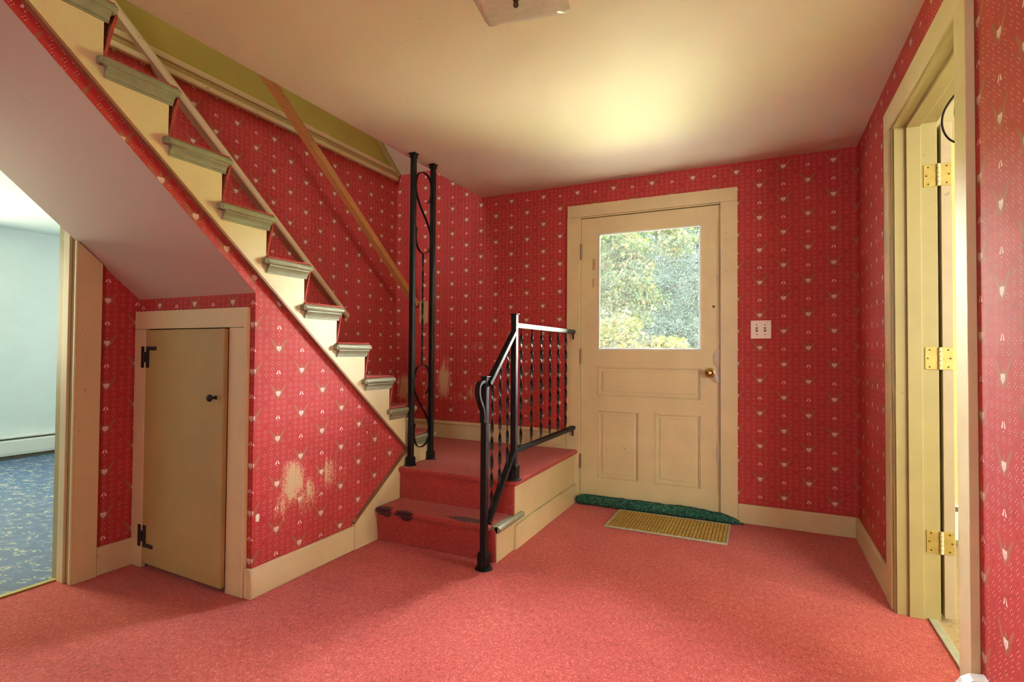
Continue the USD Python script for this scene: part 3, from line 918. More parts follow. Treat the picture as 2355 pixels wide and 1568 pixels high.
hw = thing("handrail", "varnished wooden rail slanting up from the tan plate on the back wall", "handrail", (-1.40, -0.5, 1.8))
put("rail", rail(-0.022, 1.428, -1.95, 2.992, 0.044, 0.046, -1.405), "rail_wood", hw)
put("rounded_edge", cat(*[tube([(-1.405 + dx, -0.022, 1.428 + 0.026), (-1.405 + dx, -1.95, 2.992 + 0.026)], 0.006, 8) for dx in (-0.017, 0.017)]), "rail_wood", hw, smooth=40)
hc = thing("handrail", "cream painted lower handrail beside the treads", "handrail", (HX, -1.3, 1.8))
put("rail_body", rail(-0.632, 1.298, -2.75, 3.146, 0.034, 0.052, XL + 0.027), "rail_shade", hc, label="back and underside of the rail with its shade painted brown")
put("rounded_front", tube([(XL + 0.056, -0.632, 1.298), (XL + 0.056, -2.75, 3.146)], 0.0185, 12), "cream_clean", hc, smooth=40)
put("rail_end", tube([(XL + 0.002, -0.633, 1.299), (XL + 0.061, -0.633, 1.299)], 0.0168, 14), "cream_clean", hc, smooth=40)

pt = thing("wall_plate", "blank tan wall plate on the red wall just beyond the iron posts", "wall plate", (-1.34, 0, 1.36))
put("plate", box(-1.384, -1.299, -0.008, 0.0, 1.272, 1.453, 0.003), "tan_plate", pt)

# ------------------------------------------------------------------ iron work
NX = -0.046
rl = thing("iron_railing", "black wrought iron railing with twisted balusters around the landing", "railing", (NX, -0.7, 0.0))


def post(x, y, z0, z1, parent, r=0.0155, cap="plate"):
    p = put("newel_post", box(x - r, x + r, y - r, y + r, z0, z1, 0.003), "iron", parent)
    sh = cat(box(x - r - 0.009, x + r + 0.009, y - r - 0.009, y + r + 0.009, z0 + 0.001, z0 + 0.078, 0.004), box(x - r - 0.004, x + r + 0.004, y - r - 0.004, y + r + 0.004, z0 + 0.07, z0 + 0.085, 0.003), box(x - r - 0.012, x + r + 0.012, y - 0.006, y + 0.006, z0 + 0.001, z0 + 0.06, 0.003), box(x - 0.006, x + 0.006, y - r - 0.012, y + r + 0.012, z0 + 0.001, z0 + 0.06, 0.003))
    put("shoe", sh, "iron", p)
    put("foot_flange", lathe([(0, 0.009), (0.03, 0.008), (0.042, 0.004), (0.044, 0.0), (0, 0)], (x, y, z0), n=20), "iron", p, smooth=30)
    return p


n1 = post(NX - 0.013, -1.313, 0.0, 0.922, rl)
put("cap", box(NX - 0.013 - 0.021, NX - 0.013 + 0.021, -1.334, -1.292, 0.922, 0.926, 0.0015), "iron", n1)
n2 = post(NX, -1.008, ZP, 1.246, rl)
put("cap", box(NX - 0.021, NX + 0.021, -1.029, -0.987, 1.246, 1.250, 0.0015), "iron", n2)


def channel(y0, z0, y1, z1, name, parent):
    m = cat(rail(y0, z0, y1, z1, 0.020, 0.030, NX), rail(y0, z0 + 0.0, y1, z1, 0.026, 0.008, NX + 0.007), rail(y0, z0, y1, z1, 0.026, 0.008, NX - 0.007))
    return put(name, m, "iron", parent)


tr_ = channel(-0.995, 1.188, -0.03, 1.188, "top_rail", rl)
br_ = channel(-0.995, 0.513, -0.022, 0.513, "bottom_rail", rl)
for rz, par in ((1.176, tr_), (0.50, br_)):
    lug = shapely.geometry.box(-0.044, rz - 0.042, -0.030, rz + 0.004)
    lug = lug.difference(Point(-0.037, rz - 0.018).buffer(0.003)).difference(Point(-0.037, rz - 0.032).buffer(0.003))
    put("wall_lug", ext(lug, "x", NX - 0.003, NX + 0.003), "iron", par)
channel(-1.302, 0.888, -1.02, 1.146, "sloped_rail", rl)
channel(-1.30, 0.215, -1.012, 0.517, "sloped_rail", rl)
for i, y in enumerate((-0.919, -0.772, -0.626, -0.481, -0.335, -0.187)):
    put("baluster", twisted(NX, y, 0.522, 1.18, phase=0.35 * 0), "iron", rl, smooth=35)
for i, y in enumerate((-1.262, -1.175, -1.088)):
    f = (y + 1.3) / 0.285
    put("baluster", twisted(NX, y, 0.225 + f * 0.305, 0.885 + f * 0.26), "iron", rl, smooth=35)
for y in (-0.919, -0.772, -0.626, -0.481, -0.335, -0.187):
    put("baluster_eyelet", box(NX + 0.0016, NX + 0.0026, y - 0.003, y + 0.003, 0.531, 0.543), "nickel", rl)
hook = smooth_path([(-1.326, 0.898), (-1.352, 0.900), (-1.378, 0.885), (-1.385, 0.855), (-1.372, 0.815), (-1.348, 0.780), (-1.335, 0.745), (-1.338, 0.705)], 40)
put("scroll_end", strip(hook, 0.026, 0.013, "x", NX - 0.013), "iron", rl, label="curled hand-hook at the lower newel", smooth=40)

PX = -0.744
ip = thing("iron_screen", "tall black iron panel of two posts and scrolls reaching the ceiling", "iron panel", (PX, -0.87, ZP))
for y in (-0.974, -0.7655):
    r = 0.0145
    p = put("post", box(PX - r, PX + r, y - r, y + r, ZP, H, 0.003), "iron", ip)
    put("shoe", cat(box(PX - 0.021, PX + 0.021, y - 0.021, y + 0.021, ZP + 0.001, ZP + 0.05, 0.003), lathe([(0, 0.008), (0.03, 0.007), (0.036, 0.0), (0, 0)], (PX, y, ZP), n=18)), "iron", p)
    put("cap", cat(box(PX - 0.022, PX + 0.022, y - 0.022, y + 0.022, H - 0.008, H - 0.0005, 0.002), box(PX - 0.018, PX + 0.018, y - 0.018, y + 0.018, H - 0.03, H - 0.006, 0.003)), "iron", p)
S1 = smooth_path([(-0.828, 1.975), (-0.806, 1.99), (-0.788, 2.03), (-0.783, 2.075), (-0.795, 2.12), (-0.825, 2.148), (-0.87, 2.156), (-0.915, 2.14), (-0.942, 2.10), (-0.950, 2.05), (-0.938, 2.0), (-0.86, 1.89), (-0.795, 1.80), (-0.784, 1.755), (-0.79, 1.70), (-0.82, 1.665), (-0.865, 1.651), (-0.91, 1.665), (-0.94, 1.71), (-0.946, 1.76), (-0.935, 1.80)], 90)
put("scroll", strip(S1, 0.013, 0.004, "x", PX), "iron", ip, smooth=40)
S2 = S1 + [0, -1.196]
put("scroll", strip(S2, 0.013, 0.004, "x", PX), "iron", ip, smooth=40)
put("twisted_bar", twisted(PX, -0.868, 0.958, 1.653, w=0.013, th=0.005, half=0.10, flat=0.02), "iron", ip, smooth=35)

# ------------------------------------------------------------------ low cupboard under the stairs
cc = thing("trim_5", "flat cream casing around the low cupboard", "door casing", (-1.22, -2.02, 0.0), kind="structure")
put("side_casing", box(-1.622, -1.536, -2.032, -2.0116, 0.0, 1.142, 0.002), "cream", cc)
put("side_casing", box(-0.934, -0.836, -2.032, -2.0116, 0.0, 1.142, 0.002), "cream", cc)
put("edge_bead", box(-0.838, -0.822, -2.036, -2.0116, 0.0, 1.229, 0.005), "cream_clean", cc)
put("head_casing", box(-1.622, -0.836, -2.032, -2.0116, 1.143, 1.229, 0.002), "cream", cc)
put("frame_liner", cat(box(-1.545, -1.536, -2.0116, -1.96, 0, 1.15), box(-0.934, -0.925, -2.0116, -1.96, 0, 1.15)), "dark", cc)
struct("wall_cupboard_001", box(XL, XS - 0.06, -1.70, -1.68, 0, 1.2), "dark", "back of the low cupboard with shade put into its colour")
cd = thing("cupboard_door", "low buff plank cupboard door under the stairs, standing slightly ajar", "cupboard door", (-1.534, -2.028, 0.024))
ang = math.radians(-2.0)
T = trimesh.transformations.rotation_matrix(ang, (0, 0, 1), (-1.534, -2.028, 0))


def R(m):
    m = m.copy()
    m.apply_transform(T)
    return m


put("board", R(box(-1.534, -0.939, -2.030, -2.008, 0.022, 1.139, 0.004)), "buff", cd)
put("edge_batten", R(box(-0.957, -0.938, -2.0312, -2.007, 0.022, 1.139, 0.005)), "buff", cd)


def hinge_hl(z, up_):
    s = 1 if up_ else -1
    frame_leaf = shapely.geometry.box(-1.5615, z - 0.051, -1.542, z + 0.051)
    knuckle = shapely.geometry.box(-1.545, z - 0.024, -1.522, z + 0.024)
    door_leaf = shapely.geometry.box(-1.523, z - 0.051, -1.503, z + 0.051).union(shapely.geometry.box(-1.523, z + s * 0.051 - (0.018 if up_ else 0), -1.445, z + s * 0.051 + (0 if up_ else 0.018)))
    sh = frame_leaf.union(knuckle).union(door_leaf)
    m = ext(sh, "y", -2.0358, -2.0325)
    k = tube([(-1.5335, -2.037, z - 0.024), (-1.5335, -2.037, z + 0.024)], 0.0045, 10)
    h_ = put("hinge", m, "black_iron_flat", cd, label="black iron H-L strap hinge")
    put("knuckle", k, "black_iron_flat", h_, smooth=40)


hinge_hl(1.008, True)
hinge_hl(0.153, False)
put("cupboard_knob", R(lathe([(0, 0.040), (0.010, 0.039), (0.0155, 0.034), (0.016, 0.028), (0.010, 0.021), (0.006, 0.016), (0.006, 0.004), (0.011, 0.0)], (-0.988, -2.029, 0.838), "-y", 22)), "black_iron_flat", cd, label="small black mushroom knob", smooth=40)

# ------------------------------------------------------------------ left doorway to the blue room
ld = thing("trim_6", "cream casing and jamb of the left doorway", "door casing", (XL, -2.25, 0.0), kind="structure")
put("casing", ext([(-2.278, 0.0), (-2.184, 0.0), (-2.184, soff(-2.184) - 0.005), (-2.278, soff(-2.278) - 0.005)], "x", XL, XL + 0.020), "cream", ld)
put("jamb", box(-1.776, XL + 0.006, -2.278, -2.259, 0.0, 1.63), "jamb_yellow", ld)
put("door_stop", box(-1.712, -1.662, -2.290, -2.278, 0.0, 1.58, 0.002), "cream", ld)
put("edge_bead", box(XL + 0.002, XL + 0.018, -2.287, -2.276, 0.0, 1.532, 0.004), "cream_clean", ld)
st_ = struct("trim_7", box(-1.752, -1.722, -3.06, -2.279, 0.0, 0.006, 0.002), "gold_strip", "narrow yellow metal strip on the left threshold")
# blue room shell
struct("wall_left_002", ext(Polygon([(0.15, -0.05), (0.15, 2.2), (-4.5, 2.2), (-4.5, -0.05)]), "x", -5.40, -5.275), "pale_wall", "pale green wall of the blue carpeted room")
struct("wall_back_001", ext(Polygon([(-5.4, -0.05), (-1.63, -0.05), (-1.63, 2.2), (-5.4, 2.2)]), "y", 0.15, 0.27), "pale_wall", "pale back wall of the blue carpeted room")
struct("wall_front_001", ext([(-5.4, -0.05), (-1.63, -0.05), (-1.63, 2.2), (-5.4, 2.2)], "y", -4.62, -4.5), "pale_wall", "pale front wall of the blue carpeted room")
struct("wall_left_003", ext(Polygon([(0.15, -0.05), (0.15, 2.2), (-4.5, 2.2), (-4.5, -0.05)]).difference(Polygon([(-2.26, -0.1), (-2.26, 2.17), (-3.06, 2.17), (-3.06, -0.1)])), "x", -1.776, -1.756), "pale_wall", "pale inner wall of the blue carpeted room beside the doorway")
struct("ceiling_005", box(-5.4, -1.755, -4.62, 0.27, 2.18, 2.26), "pale_wall", "pale ceiling of the blue carpeted room")


def window(n, axis, at, a0, a1, z0, z1, label, inward):
    """sash frame added round an area light on a solid wall; the light is made at the top of the script"""
    w = thing(f"window_{n}", label, "window", ((at, (a0 + a1) / 2, z0) if axis == "x" else ((a0 + a1) / 2, at, z0)), kind="structure")
    fr = hole(a0 - 0.07, a1 + 0.07, z0 - 0.07, z1 + 0.07).difference(hole(a0, a1, z0, z1))
    put("window_frame", ext(fr, axis, at, at + inward * 0.035), "heater_white", w)
    zm, am = (z0 + z1) / 2, (a0 + a1) / 2
    bars = hole(a0, a1, zm - 0.02, zm + 0.02).union(hole(am - 0.012, am + 0.012, z0, z1))
    put("sash_bars", ext(bars, axis, at + inward * 0.015, at + inward * 0.03), "heater_white", w)


for n_, (axis, at, a0, a1, z0, z1, inward, power, label) in ADDED_WINDOWS.items():
    window(n_, axis, at, a0, a1, z0, z1, label, inward)

bh = thing("baseboard_heater", "white baseboard heater along the pale wall of the blue room", "heater", (-5.24, -2.0, 0.0))
hp = [(-5.275, 0.035), (-5.212, 0.035), (-5.208, 0.06), (-5.208, 0.165), (-5.215, 0.18), (-5.275, 0.18)]
cov = ext(hp, "y", -4.4, 0.1)
put("cover", cov, "heater_white", bh)
put("top_rail", box(-5.275, -5.205, -4.4, 0.1, 0.195, 0.213, 0.004), "heater_white", bh)
put("damper", box(-5.275, -5.22, -4.4, 0.1, 0.182, 0.193), "grey_gap", bh, label="dark slot under the heater's top rail")
put("element", box(-5.275, -5.235, -4.4, 0.1, 0.002, 0.034), "grey_gap", bh)

# ------------------------------------------------------------------ right doorway
K0, K1, K2, K3, KT, KI = -0.831, -0.924, -1.745, -1.833, 2.078, 1.9825
rd = thing("trim_8", "cream casing and stepped jamb of the right doorway", "door casing", (XR, -1.35, 0.0), kind="structure")
put("far_casing", box(XR - 0.020, XR, K1, K0, 0.0, KI, 0.002), "cream_clean", rd)
put("near_casing", box(XR - 0.020, XR, K3, K2, 0.0, KI, 0.002), "cream_clean", rd)
put("head_casing", box(XR - 0.020, XR, K3, K0, KI, KT, 0.002), "cream_clean", rd)
JY = -0.956
put("far_jamb", box(XR - 0.006, 1.786, JY, -0.936, 0.0, 2.0), "jamb_yellow", rd)
put("far_jamb_edge", box(XR - 0.014, XR + 0.006, -0.946, -0.926, 0.0, 1.99, 0.003), "jamb_yellow", rd)
put("far_stop", box(1.683, 1.731, JY - 0.012, JY, 0.0, 1.975, 0.002), "jamb_yellow", rd)
put("near_jamb", box(XR - 0.006, 1.786, -1.766, -1.746, 0.0, 2.0), "jamb_yellow", rd)
put("head_jamb", box(XR - 0.006, 1.786, -1.746, JY, 1.976, 2.0), "jamb_yellow", rd)
put("head_stop", cat(box(1.683, 1.731, -1.746, JY, 1.964, 1.976, 0.002), box(XR - 0.014, XR + 0.006, -1.746, K1, 1.974, 1.99, 0.003)), "jamb_yellow", rd)
struct("trim_9", box(1.745, 1.775, -1.745, -0.957, -0.004, 0.006, 0.002), "mat_border", "pale threshold strip in the right doorway")
d2 = thing("door_2", "cream door folded back against the far room's wall, seen edge-on", "door", (1.815, -0.95, 0.0), kind="structure")
put("leaf", box(1.797, 1.833, JY, -0.155, 0.015, 1.97, 0.002), "leaf_edge", d2)
put("gap_shade_strip", box(1.787, 1.796, -0.90, -0.885, 0.0, 1.97), "grey_gap", d2, label="dark strip standing in for the shaded gap behind the hinges")  # solid dark strip paints the shade of the open gap
for z0, z1, tone in ((1.717, 1.806, "brass_paint"), (0.987, 1.076, "brass_paint"), (0.264, 0.352, "brass_paint")):
    h_ = put("hinge", cat(box(1.741, 1.786, JY - 0.003, JY, z0, z1, 0.001), box(1.792, 1.830, JY - 0.003, JY, z0, z1, 0.001)), tone, d2, label="brass butt hinge smeared with cream paint")
    kk = []
    for i in range(5):
        a = z0 + (z1 - z0) * i / 5 + 0.0008
        b = z0 + (z1 - z0) * (i + 1) / 5 - 0.0008
        kk.append(tube([(1.7885, JY - 0.006, a), (1.7885, JY - 0.006, b)], 0.0068 if i % 2 else 0.0062, 12))
    put("knuckle", cat(*kk), "cream_clean", h_, smooth=40)
    sc = []
    for (sx, fz) in ((1.756, 0.12), (1.750, 0.5), (1.756, 0.88), (1.815, 0.12), (1.822, 0.5), (1.815, 0.88)):
        sc.append(lathe([(0, 0.0012), (0.0028, 0.0012), (0.0036, 0.0)], (sx, JY - 0.003, z0 + (z1 - z0) * fz), "-y", 10))
    put("screws", cat(*sc), "screw", h_)
put("door_knob", lathe([(0, 0.055), (0.018, 0.053), (0.026, 0.043), (0.024, 0.034), (0.010, 0.026), (0.010, 0.008), (0.028, 0.004), (0.03, 0.0)], (1.833, -0.22, 0.925), "x", 20), "brass", d2, label="brass knob on the far face", smooth=40)
# the room beyond
struct("wall_back_002", ext([(1.74, -0.05), (4.7, -0.05), (4.7, 2.3), (1.74, 2.3)], "y", 0.15, 0.27), "yellow_wall", "yellow green back wall of the room on the right")
struct("wall_right_002", ext(Polygon([(0.15, -0.05), (0.15, 2.3), (-3.2, 2.3), (-3.2, -0.05)]), "x", 4.6, 4.72), "yellow_wall", "yellow green far wall of the room on the right")
struct("wall_front_002", ext(Polygon([(1.74, -0.05), (4.7, -0.05), (4.7, 2.3), (1.74, 2.3)]), "y", -3.32, -3.2), "yellow_wall", "yellow green front wall of the room on the right")
struct("wall_left_004", ext(Polygon([(0.15, -0.05), (0.15, 2.3), (-3.2, 2.3), (-3.2, -0.05)]).difference(Polygon([(-0.936, -0.1), (-0.936, 2.0), (-1.766, 2.0), (-1.766, -0.1)])), "x", 1.7415, 1.786), "yellow_wall", "yellow green inner wall beside the right doorway")
struct("ceiling_006", box(1.741, 4.72, -3.32, 0.27, 2.25, 2.33), "ceiling", "ceiling of the room on the right")
rh = thing("baseboard_heater", "white heater under the yellow green back wall of the right room", "heater", (3.2, 0.1, 0.0))
put("cover", box(1.9, 4.5, 0.085, 0.15, 0.03, 0.19, 0.01), "heater_white", rh)
put("slot", box(1.9, 4.5, 0.080, 0.15, 0.195, 0.21), "grey_gap", rh)
put("top_rail", box(1.9, 4.5, 0.085, 0.15, 0.212, 0.225, 0.004), "heater_white", rh)

cb = thing("cable", "black cable looping out of the right doorway's casing", "cable", (1.64, -1.74, 1.7))
put("wire", tube(smooth_path([(1.662, -1.738, 1.80), (1.640, -1.715, 1.772), (1.618, -1.705, 1.73), (1.617, -1.70, 1.69), (1.632, -1.705, 1.652), (1.662, -1.735, 1.632)], 40), 0.0028, 8), "black_rubber", cb, smooth=True)
put("wire", tube(smooth_path([(1.662, -1.738, 1.80), (1.651, -1.715, 1.775), (1.645, -1.70, 1.735), (1.650, -1.70, 1.70), (1.664, -1.735, 1.68)], 30), 0.0026, 8), "black_rubber", cb, smooth=True)

wh = thing("radiator_cover", "white rounded end of a low heater cover at the foot of the right wall", "heater", (1.63, -2.4, 0.0))
prof = [(1.590, 0.0), (1.590, 0.195), (1.596, 0.215), (1.606, 0.232), (1.622, 0.243), (1.6505, 0.248), (1.6505, 0.0)]
put("cover", ext(prof, "y", -3.4, -1.862), "heater_white", wh, smooth=40)
put("end_cap", ext(Polygon(prof).buffer(0.0025).intersection(shapely.geometry.box(1.5, 0, 1.6505, 1)), "y", -1.885, -1.852), "heater_white", wh, smooth=40)

# ------------------------------------------------------------------ small things
sw = thing("light_switch", "ivory double light switch on the wall beside the front door", "light switch", (1.15, 0, 1.19))
pl_ = put("plate", box(1.092, 1.207, -0.006, 0.0, 1.135, 1.248, 0.003), "white_plastic", sw)
for x in (1.1265, 1.172):
    put("slot", box(x - 0.006, x + 0.006, -0.0068, -0.0055, 1.178, 1.205), "grey_gap", sw)
    tg = box(x - 0.0045, x + 0.0045, -0.018, -0.004, 1.184, 1.195, 0.002)
    tg.apply_transform(trimesh.transformations.rotation_matrix(-0.45, (1, 0, 0), (x, -0.006, 1.19)))
    put("toggle", tg, "white_plastic", sw)
    for z in (1.162, 1.221):
        put("screw", lathe([(0, 0.0014), (0.0026, 0.0010), (0.0032, 0.0)], (x, -0.006, z), "-y", 12), "screw", sw)

ds = thing("draft_stopper", "dark green printed cloth draught snake lying along the foot of the front door", "draught excluder", (0.5, -0.06, 0.0))
path = smooth_path([(-0.013, -0.060, 0.020), (0.03, -0.066, 0.032), (0.15, -0.066, 0.036), (0.35, -0.064, 0.036), (0.55, -0.060, 0.036), (0.75, -0.056, 0.034), (0.88, -0.058, 0.031), (0.97, -0.060, 0.024), (1.035, -0.064, 0.012)], 80)
tt = np.linspace(0, 1, 80)
rad = np.minimum(path[:, 2] * 0.98, 0.035) * (1 + 0.06 * np.sin(tt * 40) * np.sin(tt * 13))
rad[0], rad[-1] = 0.006, 0.003
snake = tube(path, rad, 18)
v = np.array(snake.vertices)
v += (meshkit.noise(v * 45, 4)[:, None] - 0.5) * 0.005
v[:, 2] = np.maximum(v[:, 2], 0.001)
put("cloth_tube", trimesh.Trimesh(v, snake.faces, process=False), "calico", ds, smooth=True)
put("tied_end", cat(lathe([(0, 0), (0.004, 0.002), (0.007, 0.018), (0, 0.02)], (1.033, -0.064, 0.010), "x", 10)), "calico", ds, smooth=40)

dm = thing("door_mat", "small brown and mustard woven door mat on the red carpet", "door mat", (0.64, -0.26, 0.0))
MX0, MX1, MY0, MY1 = 0.300, 0.981, -0.460, -0.101
put("backing", box(MX0, MX1, MY0, MY1, 0.0005, 0.008, 0.002), "mat_base", dm)
bw = 0.011
put("binding", cat(box(MX0 - 0.002, MX1 + 0.002, MY0 - 0.002, MY0 + bw, 0.0006, 0.011, 0.003), box(MX0 - 0.002, MX1 + 0.002, MY1 - bw, MY1 + 0.002, 0.0006, 0.011, 0.003), box(MX0 - 0.002, MX0 + bw, MY0, MY1, 0.0006, 0.0108, 0.003), box(MX1 - bw, MX1 + 0.002, MY0, MY1, 0.0006, 0.0108, 0.003)), "mat_border", dm, label="pale grey binding tape round the mat")
tuft = []
nxm, nym = 34, 21
for i in range(nxm):
    for j in range(nym):
        cx = MX0 + bw + (i + 0.5) * (MX1 - MX0 - 2 * bw) / nxm
        cy = MY0 + bw + (j + 0.5 + (0.0 if i % 2 else 0.5)) * (MY1 - MY0 - 2 * bw) / (nym + 0.5)
        a = 0.0087
        tuft.append(box(cx - a, cx + a, cy - 0.0044, cy + 0.0044, 0.007, 0.0112 + RNG.uniform(-0.0006, 0.0006), 0.004))
put("woven_loops", cat(*tuft), "mat_tuft", dm, kind="stuff")

# ceiling lamp: square bent glass shade with a finial
cl_ = thing("ceiling_light", "square frosted glass ceiling light", "ceiling light", (0.462, -2.095, 2.12))
LC, La = np.array([0.460, -2.092]), math.radians(9.1)
n = 20
V, F = [], []
for i in range(n + 1):
    for j in range(n + 1):
        a, b = (i / n - 0.5) * 0.292, (j / n - 0.5) * 0.292
        e = max(abs(a), abs(b)) / 0.146
        zz_ = 2.150 + 0.012 * (e ** 2) + (0.020 * max(0, (e - 0.86) / 0.14) ** 1.5)
        x, y = a * math.cos(La) - b * math.sin(La), a * math.sin(La) + b * math.cos(La)
        V.append([LC[0] + x, LC[1] + y, zz_])
for i in range(n):
    for j in range(n):
        q = i * (n + 1) + j
        F += [[q, q + 1, q + n + 2], [q, q + n + 2, q + n + 1]]
V, F = np.array(V), np.array(F)
nv = len(V)
rim = []
loop = [i * (n + 1) for i in range(n)] + [n * (n + 1) + j for j in range(n)] + [(n - i) * (n + 1) + n for i in range(n)] + [n - j for j in range(n)]
for a, b in zip(loop, loop[1:] + loop[:1]):
    rim += [[a, b, b + nv], [a, b + nv, a + nv]]
shade = trimesh.Trimesh(np.vstack([V, V + [0, 0, 0.005]]), np.vstack([F, F[:, ::-1] + nv, np.array(rim)]), process=False)
put("glass_shade", shade, "frosted", cl_, smooth=45)
put("finial", lathe([(0, 0), (0.006, 0.001), (0.009, 0.006), (0.008, 0.012), (0.005, 0.016), (0.009, 0.02), (0.009, 0.026), (0, 0.026)], (LC[0], LC[1], 2.124), n=16), "screw", cl_, smooth=40)
put("stem", lathe([(0, 0), (0.004, 0), (0.004, 0.09), (0, 0.09)], (LC[0], LC[1], 2.149), n=10), "screw", cl_)
put("ceiling_pan", lathe([(0, 0), (0.085, 0), (0.095, 0.012), (0.095, 0.03), (0, 0.03)], (LC[0], LC[1], 2.2105), n=28), "heater_white", cl_, smooth=35)

# ------------------------------------------------------------------ outdoors
gx, gy = np.meshgrid(np.linspace(-40, 30, 60), np.linspace(0.28, 70, 60), indexing="ij")
gz = -0.45 + np.clip((gy - 9) * 0.22, 0, 12) + (meshkit.fbm(np.stack([gx * 0.2, gy * 0.2, gx * 0], -1), 3) - 0.5) * 0.5 * np.clip(gy / 6, 0, 1)
vv = np.stack([gx, gy, gz], -1).reshape(-1, 3)
ff = []
for i in range(59):
    for j in range(59):
        q = i * 60 + j
        ff += [[q, q + 60, q + 61], [q, q + 61, q + 1]]
struct("ground", trimesh.Trimesh(vv, np.array(ff), process=False), "lawn", "grassy ground rising to a wooded slope outside", smooth=True)
struct("ground_001", ext([(-60, -60), (60, -60), (60, 0.14), (-60, 0.14)], "z", -0.6, -0.5), "lawn", "level grass around the house")
struct("path", box(-1.2, 2.2, 0.16, 2.4, -0.5, -0.1, 0.01), "added_slab", "added pale slab outside the front door to bounce daylight indoors")  # slab added to bounce light up to the ceiling by the door


def leaf_cloud(n, center, radii, size, seed, shell=0.55, aspect=0.8):
    """n leaves, each a folded six-sided blade of its own, in a lumpy ellipsoid crown"""
    r = np.random.default_rng(seed)
    k = max(6, n // 260)
    cl = r.normal(size=(k, 3))
    cl /= np.linalg.norm(cl, axis=1, keepdims=True)
    cl *= r.uniform(shell, 1.0, (k, 1)) ** 0.6
    own = r.integers(0, k, n)
    p = cl[own] + r.normal(size=(n, 3)) * 0.20
    p = p * np.array(radii) + np.array(center)
    s = size * r.uniform(0.6, 1.3, n)
    a = r.normal(size=(n, 3))
    a /= np.linalg.norm(a, axis=1, keepdims=True)
    b = np.cross(a, r.normal(size=(n, 3)))
    b /= np.linalg.norm(b, axis=1, keepdims=True)
    c = np.cross(a, b)
    base = [(-0.5, 0, 0), (-0.12, aspect * 0.5, 0.12), (0.25, aspect * 0.36, 0.1), (0.55, 0, -0.06), (0.25, -aspect * 0.36, 0.1), (-0.12, -aspect * 0.5, 0.12)]
    V = np.stack([p + s[:, None] * (u * a + v * b + w * c) for u, v, w in base], 1).reshape(-1, 3)
    f0 = np.array([[0, 2, 1], [0, 3, 2], [0, 4, 3], [0, 5, 4]])
    F = (np.arange(n)[:, None, None] * 6 + f0[None]).reshape(-1, 3)
    return trimesh.Trimesh(V, F, process=False)


def tree(name, label, base, crowns, mat, seed, trunk_r=0.08, group=None):
    t = thing(name, label, "tree", base, group=group)
    top = np.mean([c[1] for c in crowns], axis=0)
    b = np.array(base, float)
    tr_p = [b + [0, 0, -0.2], b * 0.6 + top * 0.4 + [0.08, 0.03, 0], top]
    put("trunk", tube(smooth_path(tr_p, 12), np.linspace(trunk_r, trunk_r * 0.4, 12), 8), "bark", t, smooth=True)
    br = []
    for (n, c, r, s) in crowns:
        m = b * 0.5 + top * 0.5
        br.append(tube(smooth_path([m, (m + np.array(c)) / 2 + [0, 0, 0.1], np.array(c)], 8), np.linspace(trunk_r * 0.5, trunk_r * 0.15, 8), 6))
    put("branches", cat(*br), "bark", t, smooth=True)
    fl = [leaf_cloud(n, c, r, s, seed + i) for i, (n, c, r, s) in enumerate(crowns)]
    fl = cat(*fl)
    put("foliage", fl, mat, t, kind="stuff", tone=np.repeat(np.random.default_rng(seed + 900).uniform(0, 1, len(fl.vertices) // 6), 6))


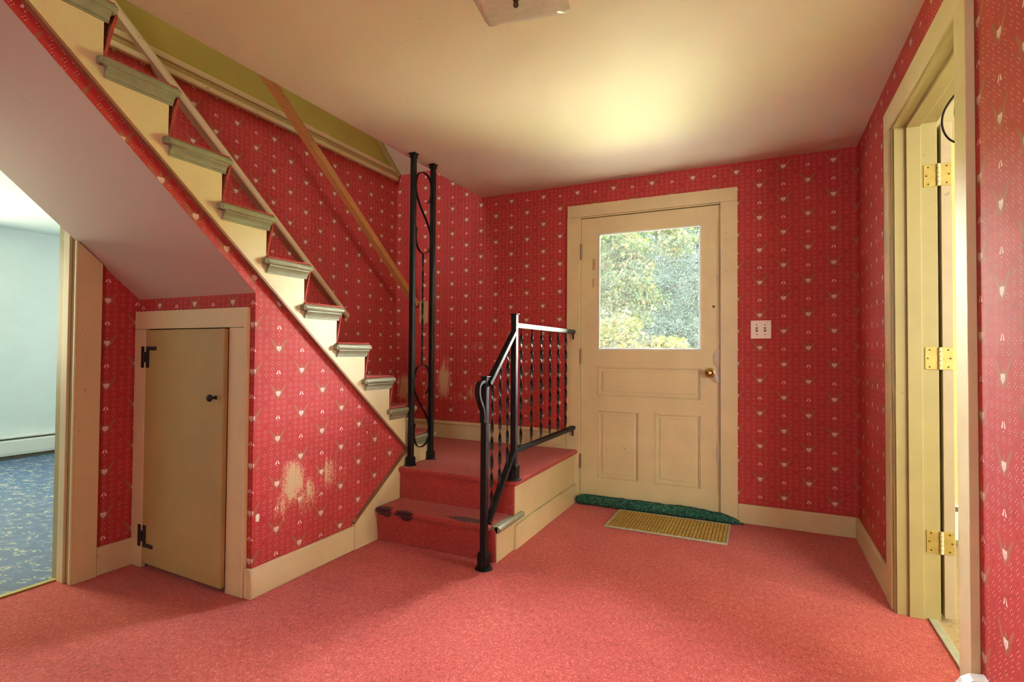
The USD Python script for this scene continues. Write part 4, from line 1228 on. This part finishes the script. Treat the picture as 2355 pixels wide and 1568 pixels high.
tree("maple_tree", "yellow green maple close outside the glass on the left", (-2.2, 4.8, -0.45), [(7000, (-1.25, 4.6, 2.45), (0.75, 0.6, 0.75), 0.058), (5200, (-1.0, 4.9, 1.70), (0.6, 0.5, 0.5), 0.055), (2200, (-0.50, 4.4, 2.75), (0.6, 0.4, 0.28), 0.055)], "leaf_maple", 21)
tree("golden_maple", "low golden leaved maple filling the bottom left of the door glass", (-1.0, 3.6, -0.45), [(5600, (-0.85, 3.7, 1.14), (0.5, 0.4, 0.36), 0.060), (4200, (-0.40, 3.6, 1.05), (0.5, 0.35, 0.26), 0.058), (2600, (0.02, 3.7, 0.93), (0.38, 0.3, 0.20), 0.055)], "leaf_gold", 31, 0.05)
tree("woodland_tree", "dark green tree in the middle of the wooded slope outside", (-2.2, 12.5, 0.3), [(16000, (-2.2, 12.0, 2.4), (1.8, 1.2, 1.9), 0.075), (8000, (-3.6, 12.4, 4.6), (1.7, 1.2, 1.3), 0.075)], "leaf_far", 41, 0.12)
tree("woodland_tree", "grey green tree on the right of the wooded slope outside", (0.3, 15.5, 0.9), [(16000, (-0.4, 15.2, 3.3), (1.5, 1.0, 2.4), 0.07), (7000, (1.2, 15.6, 2.4), (1.4, 1.0, 1.6), 0.07)], "leaf_grey", 51, 0.12)
tree("woodland_tree", "tall dark tree at the back of the wooded slope outside", (-3.6, 19.0, 1.8), [(22000, (-3.4, 18.8, 5.0), (2.6, 1.4, 3.2), 0.10), (12000, (-1.6, 19.2, 3.4), (2.0, 1.2, 2.4), 0.10)], "leaf_far", 61, 0.16)
tree("woodland_tree", "pale grey green tree at the top right of the wooded slope outside", (-0.1, 23.5, 2.6), [(24000, (-0.6, 23.2, 6.0), (2.8, 1.4, 3.4), 0.10)], "leaf_grey", 71, 0.16)
tree("woodland_tree", "dark undergrowth tree low on the wooded slope outside", (-1.4, 9.0, -0.3), [(10000, (-1.6, 8.8, 0.9), (1.6, 0.8, 0.9), 0.06), (6000, (-0.1, 9.0, 0.8), (1.3, 0.8, 0.7), 0.06)], "leaf_far", 81, 0.07)

hk = thing("hanging_hook", "dark hook with two fine wires hanging outside the top of the glass", "hook", (0.24, 1.5, 2.2))
put("rod", tube([(0.252, 1.5, 2.45), (0.252, 1.5, 2.13)], 0.009, 8), "outdoor_black", hk)
put("wire", tube(smooth_path([(0.12, 1.5, 2.45), (0.132, 1.5, 2.15), (0.160, 1.5, 1.92)], 12), 0.0022, 5), "outdoor_black", hk)
put("wire", tube(smooth_path([(0.252, 1.5, 2.13), (0.242, 1.5, 2.0), (0.230, 1.5, 1.88)], 12), 0.0022, 5), "outdoor_black", hk)
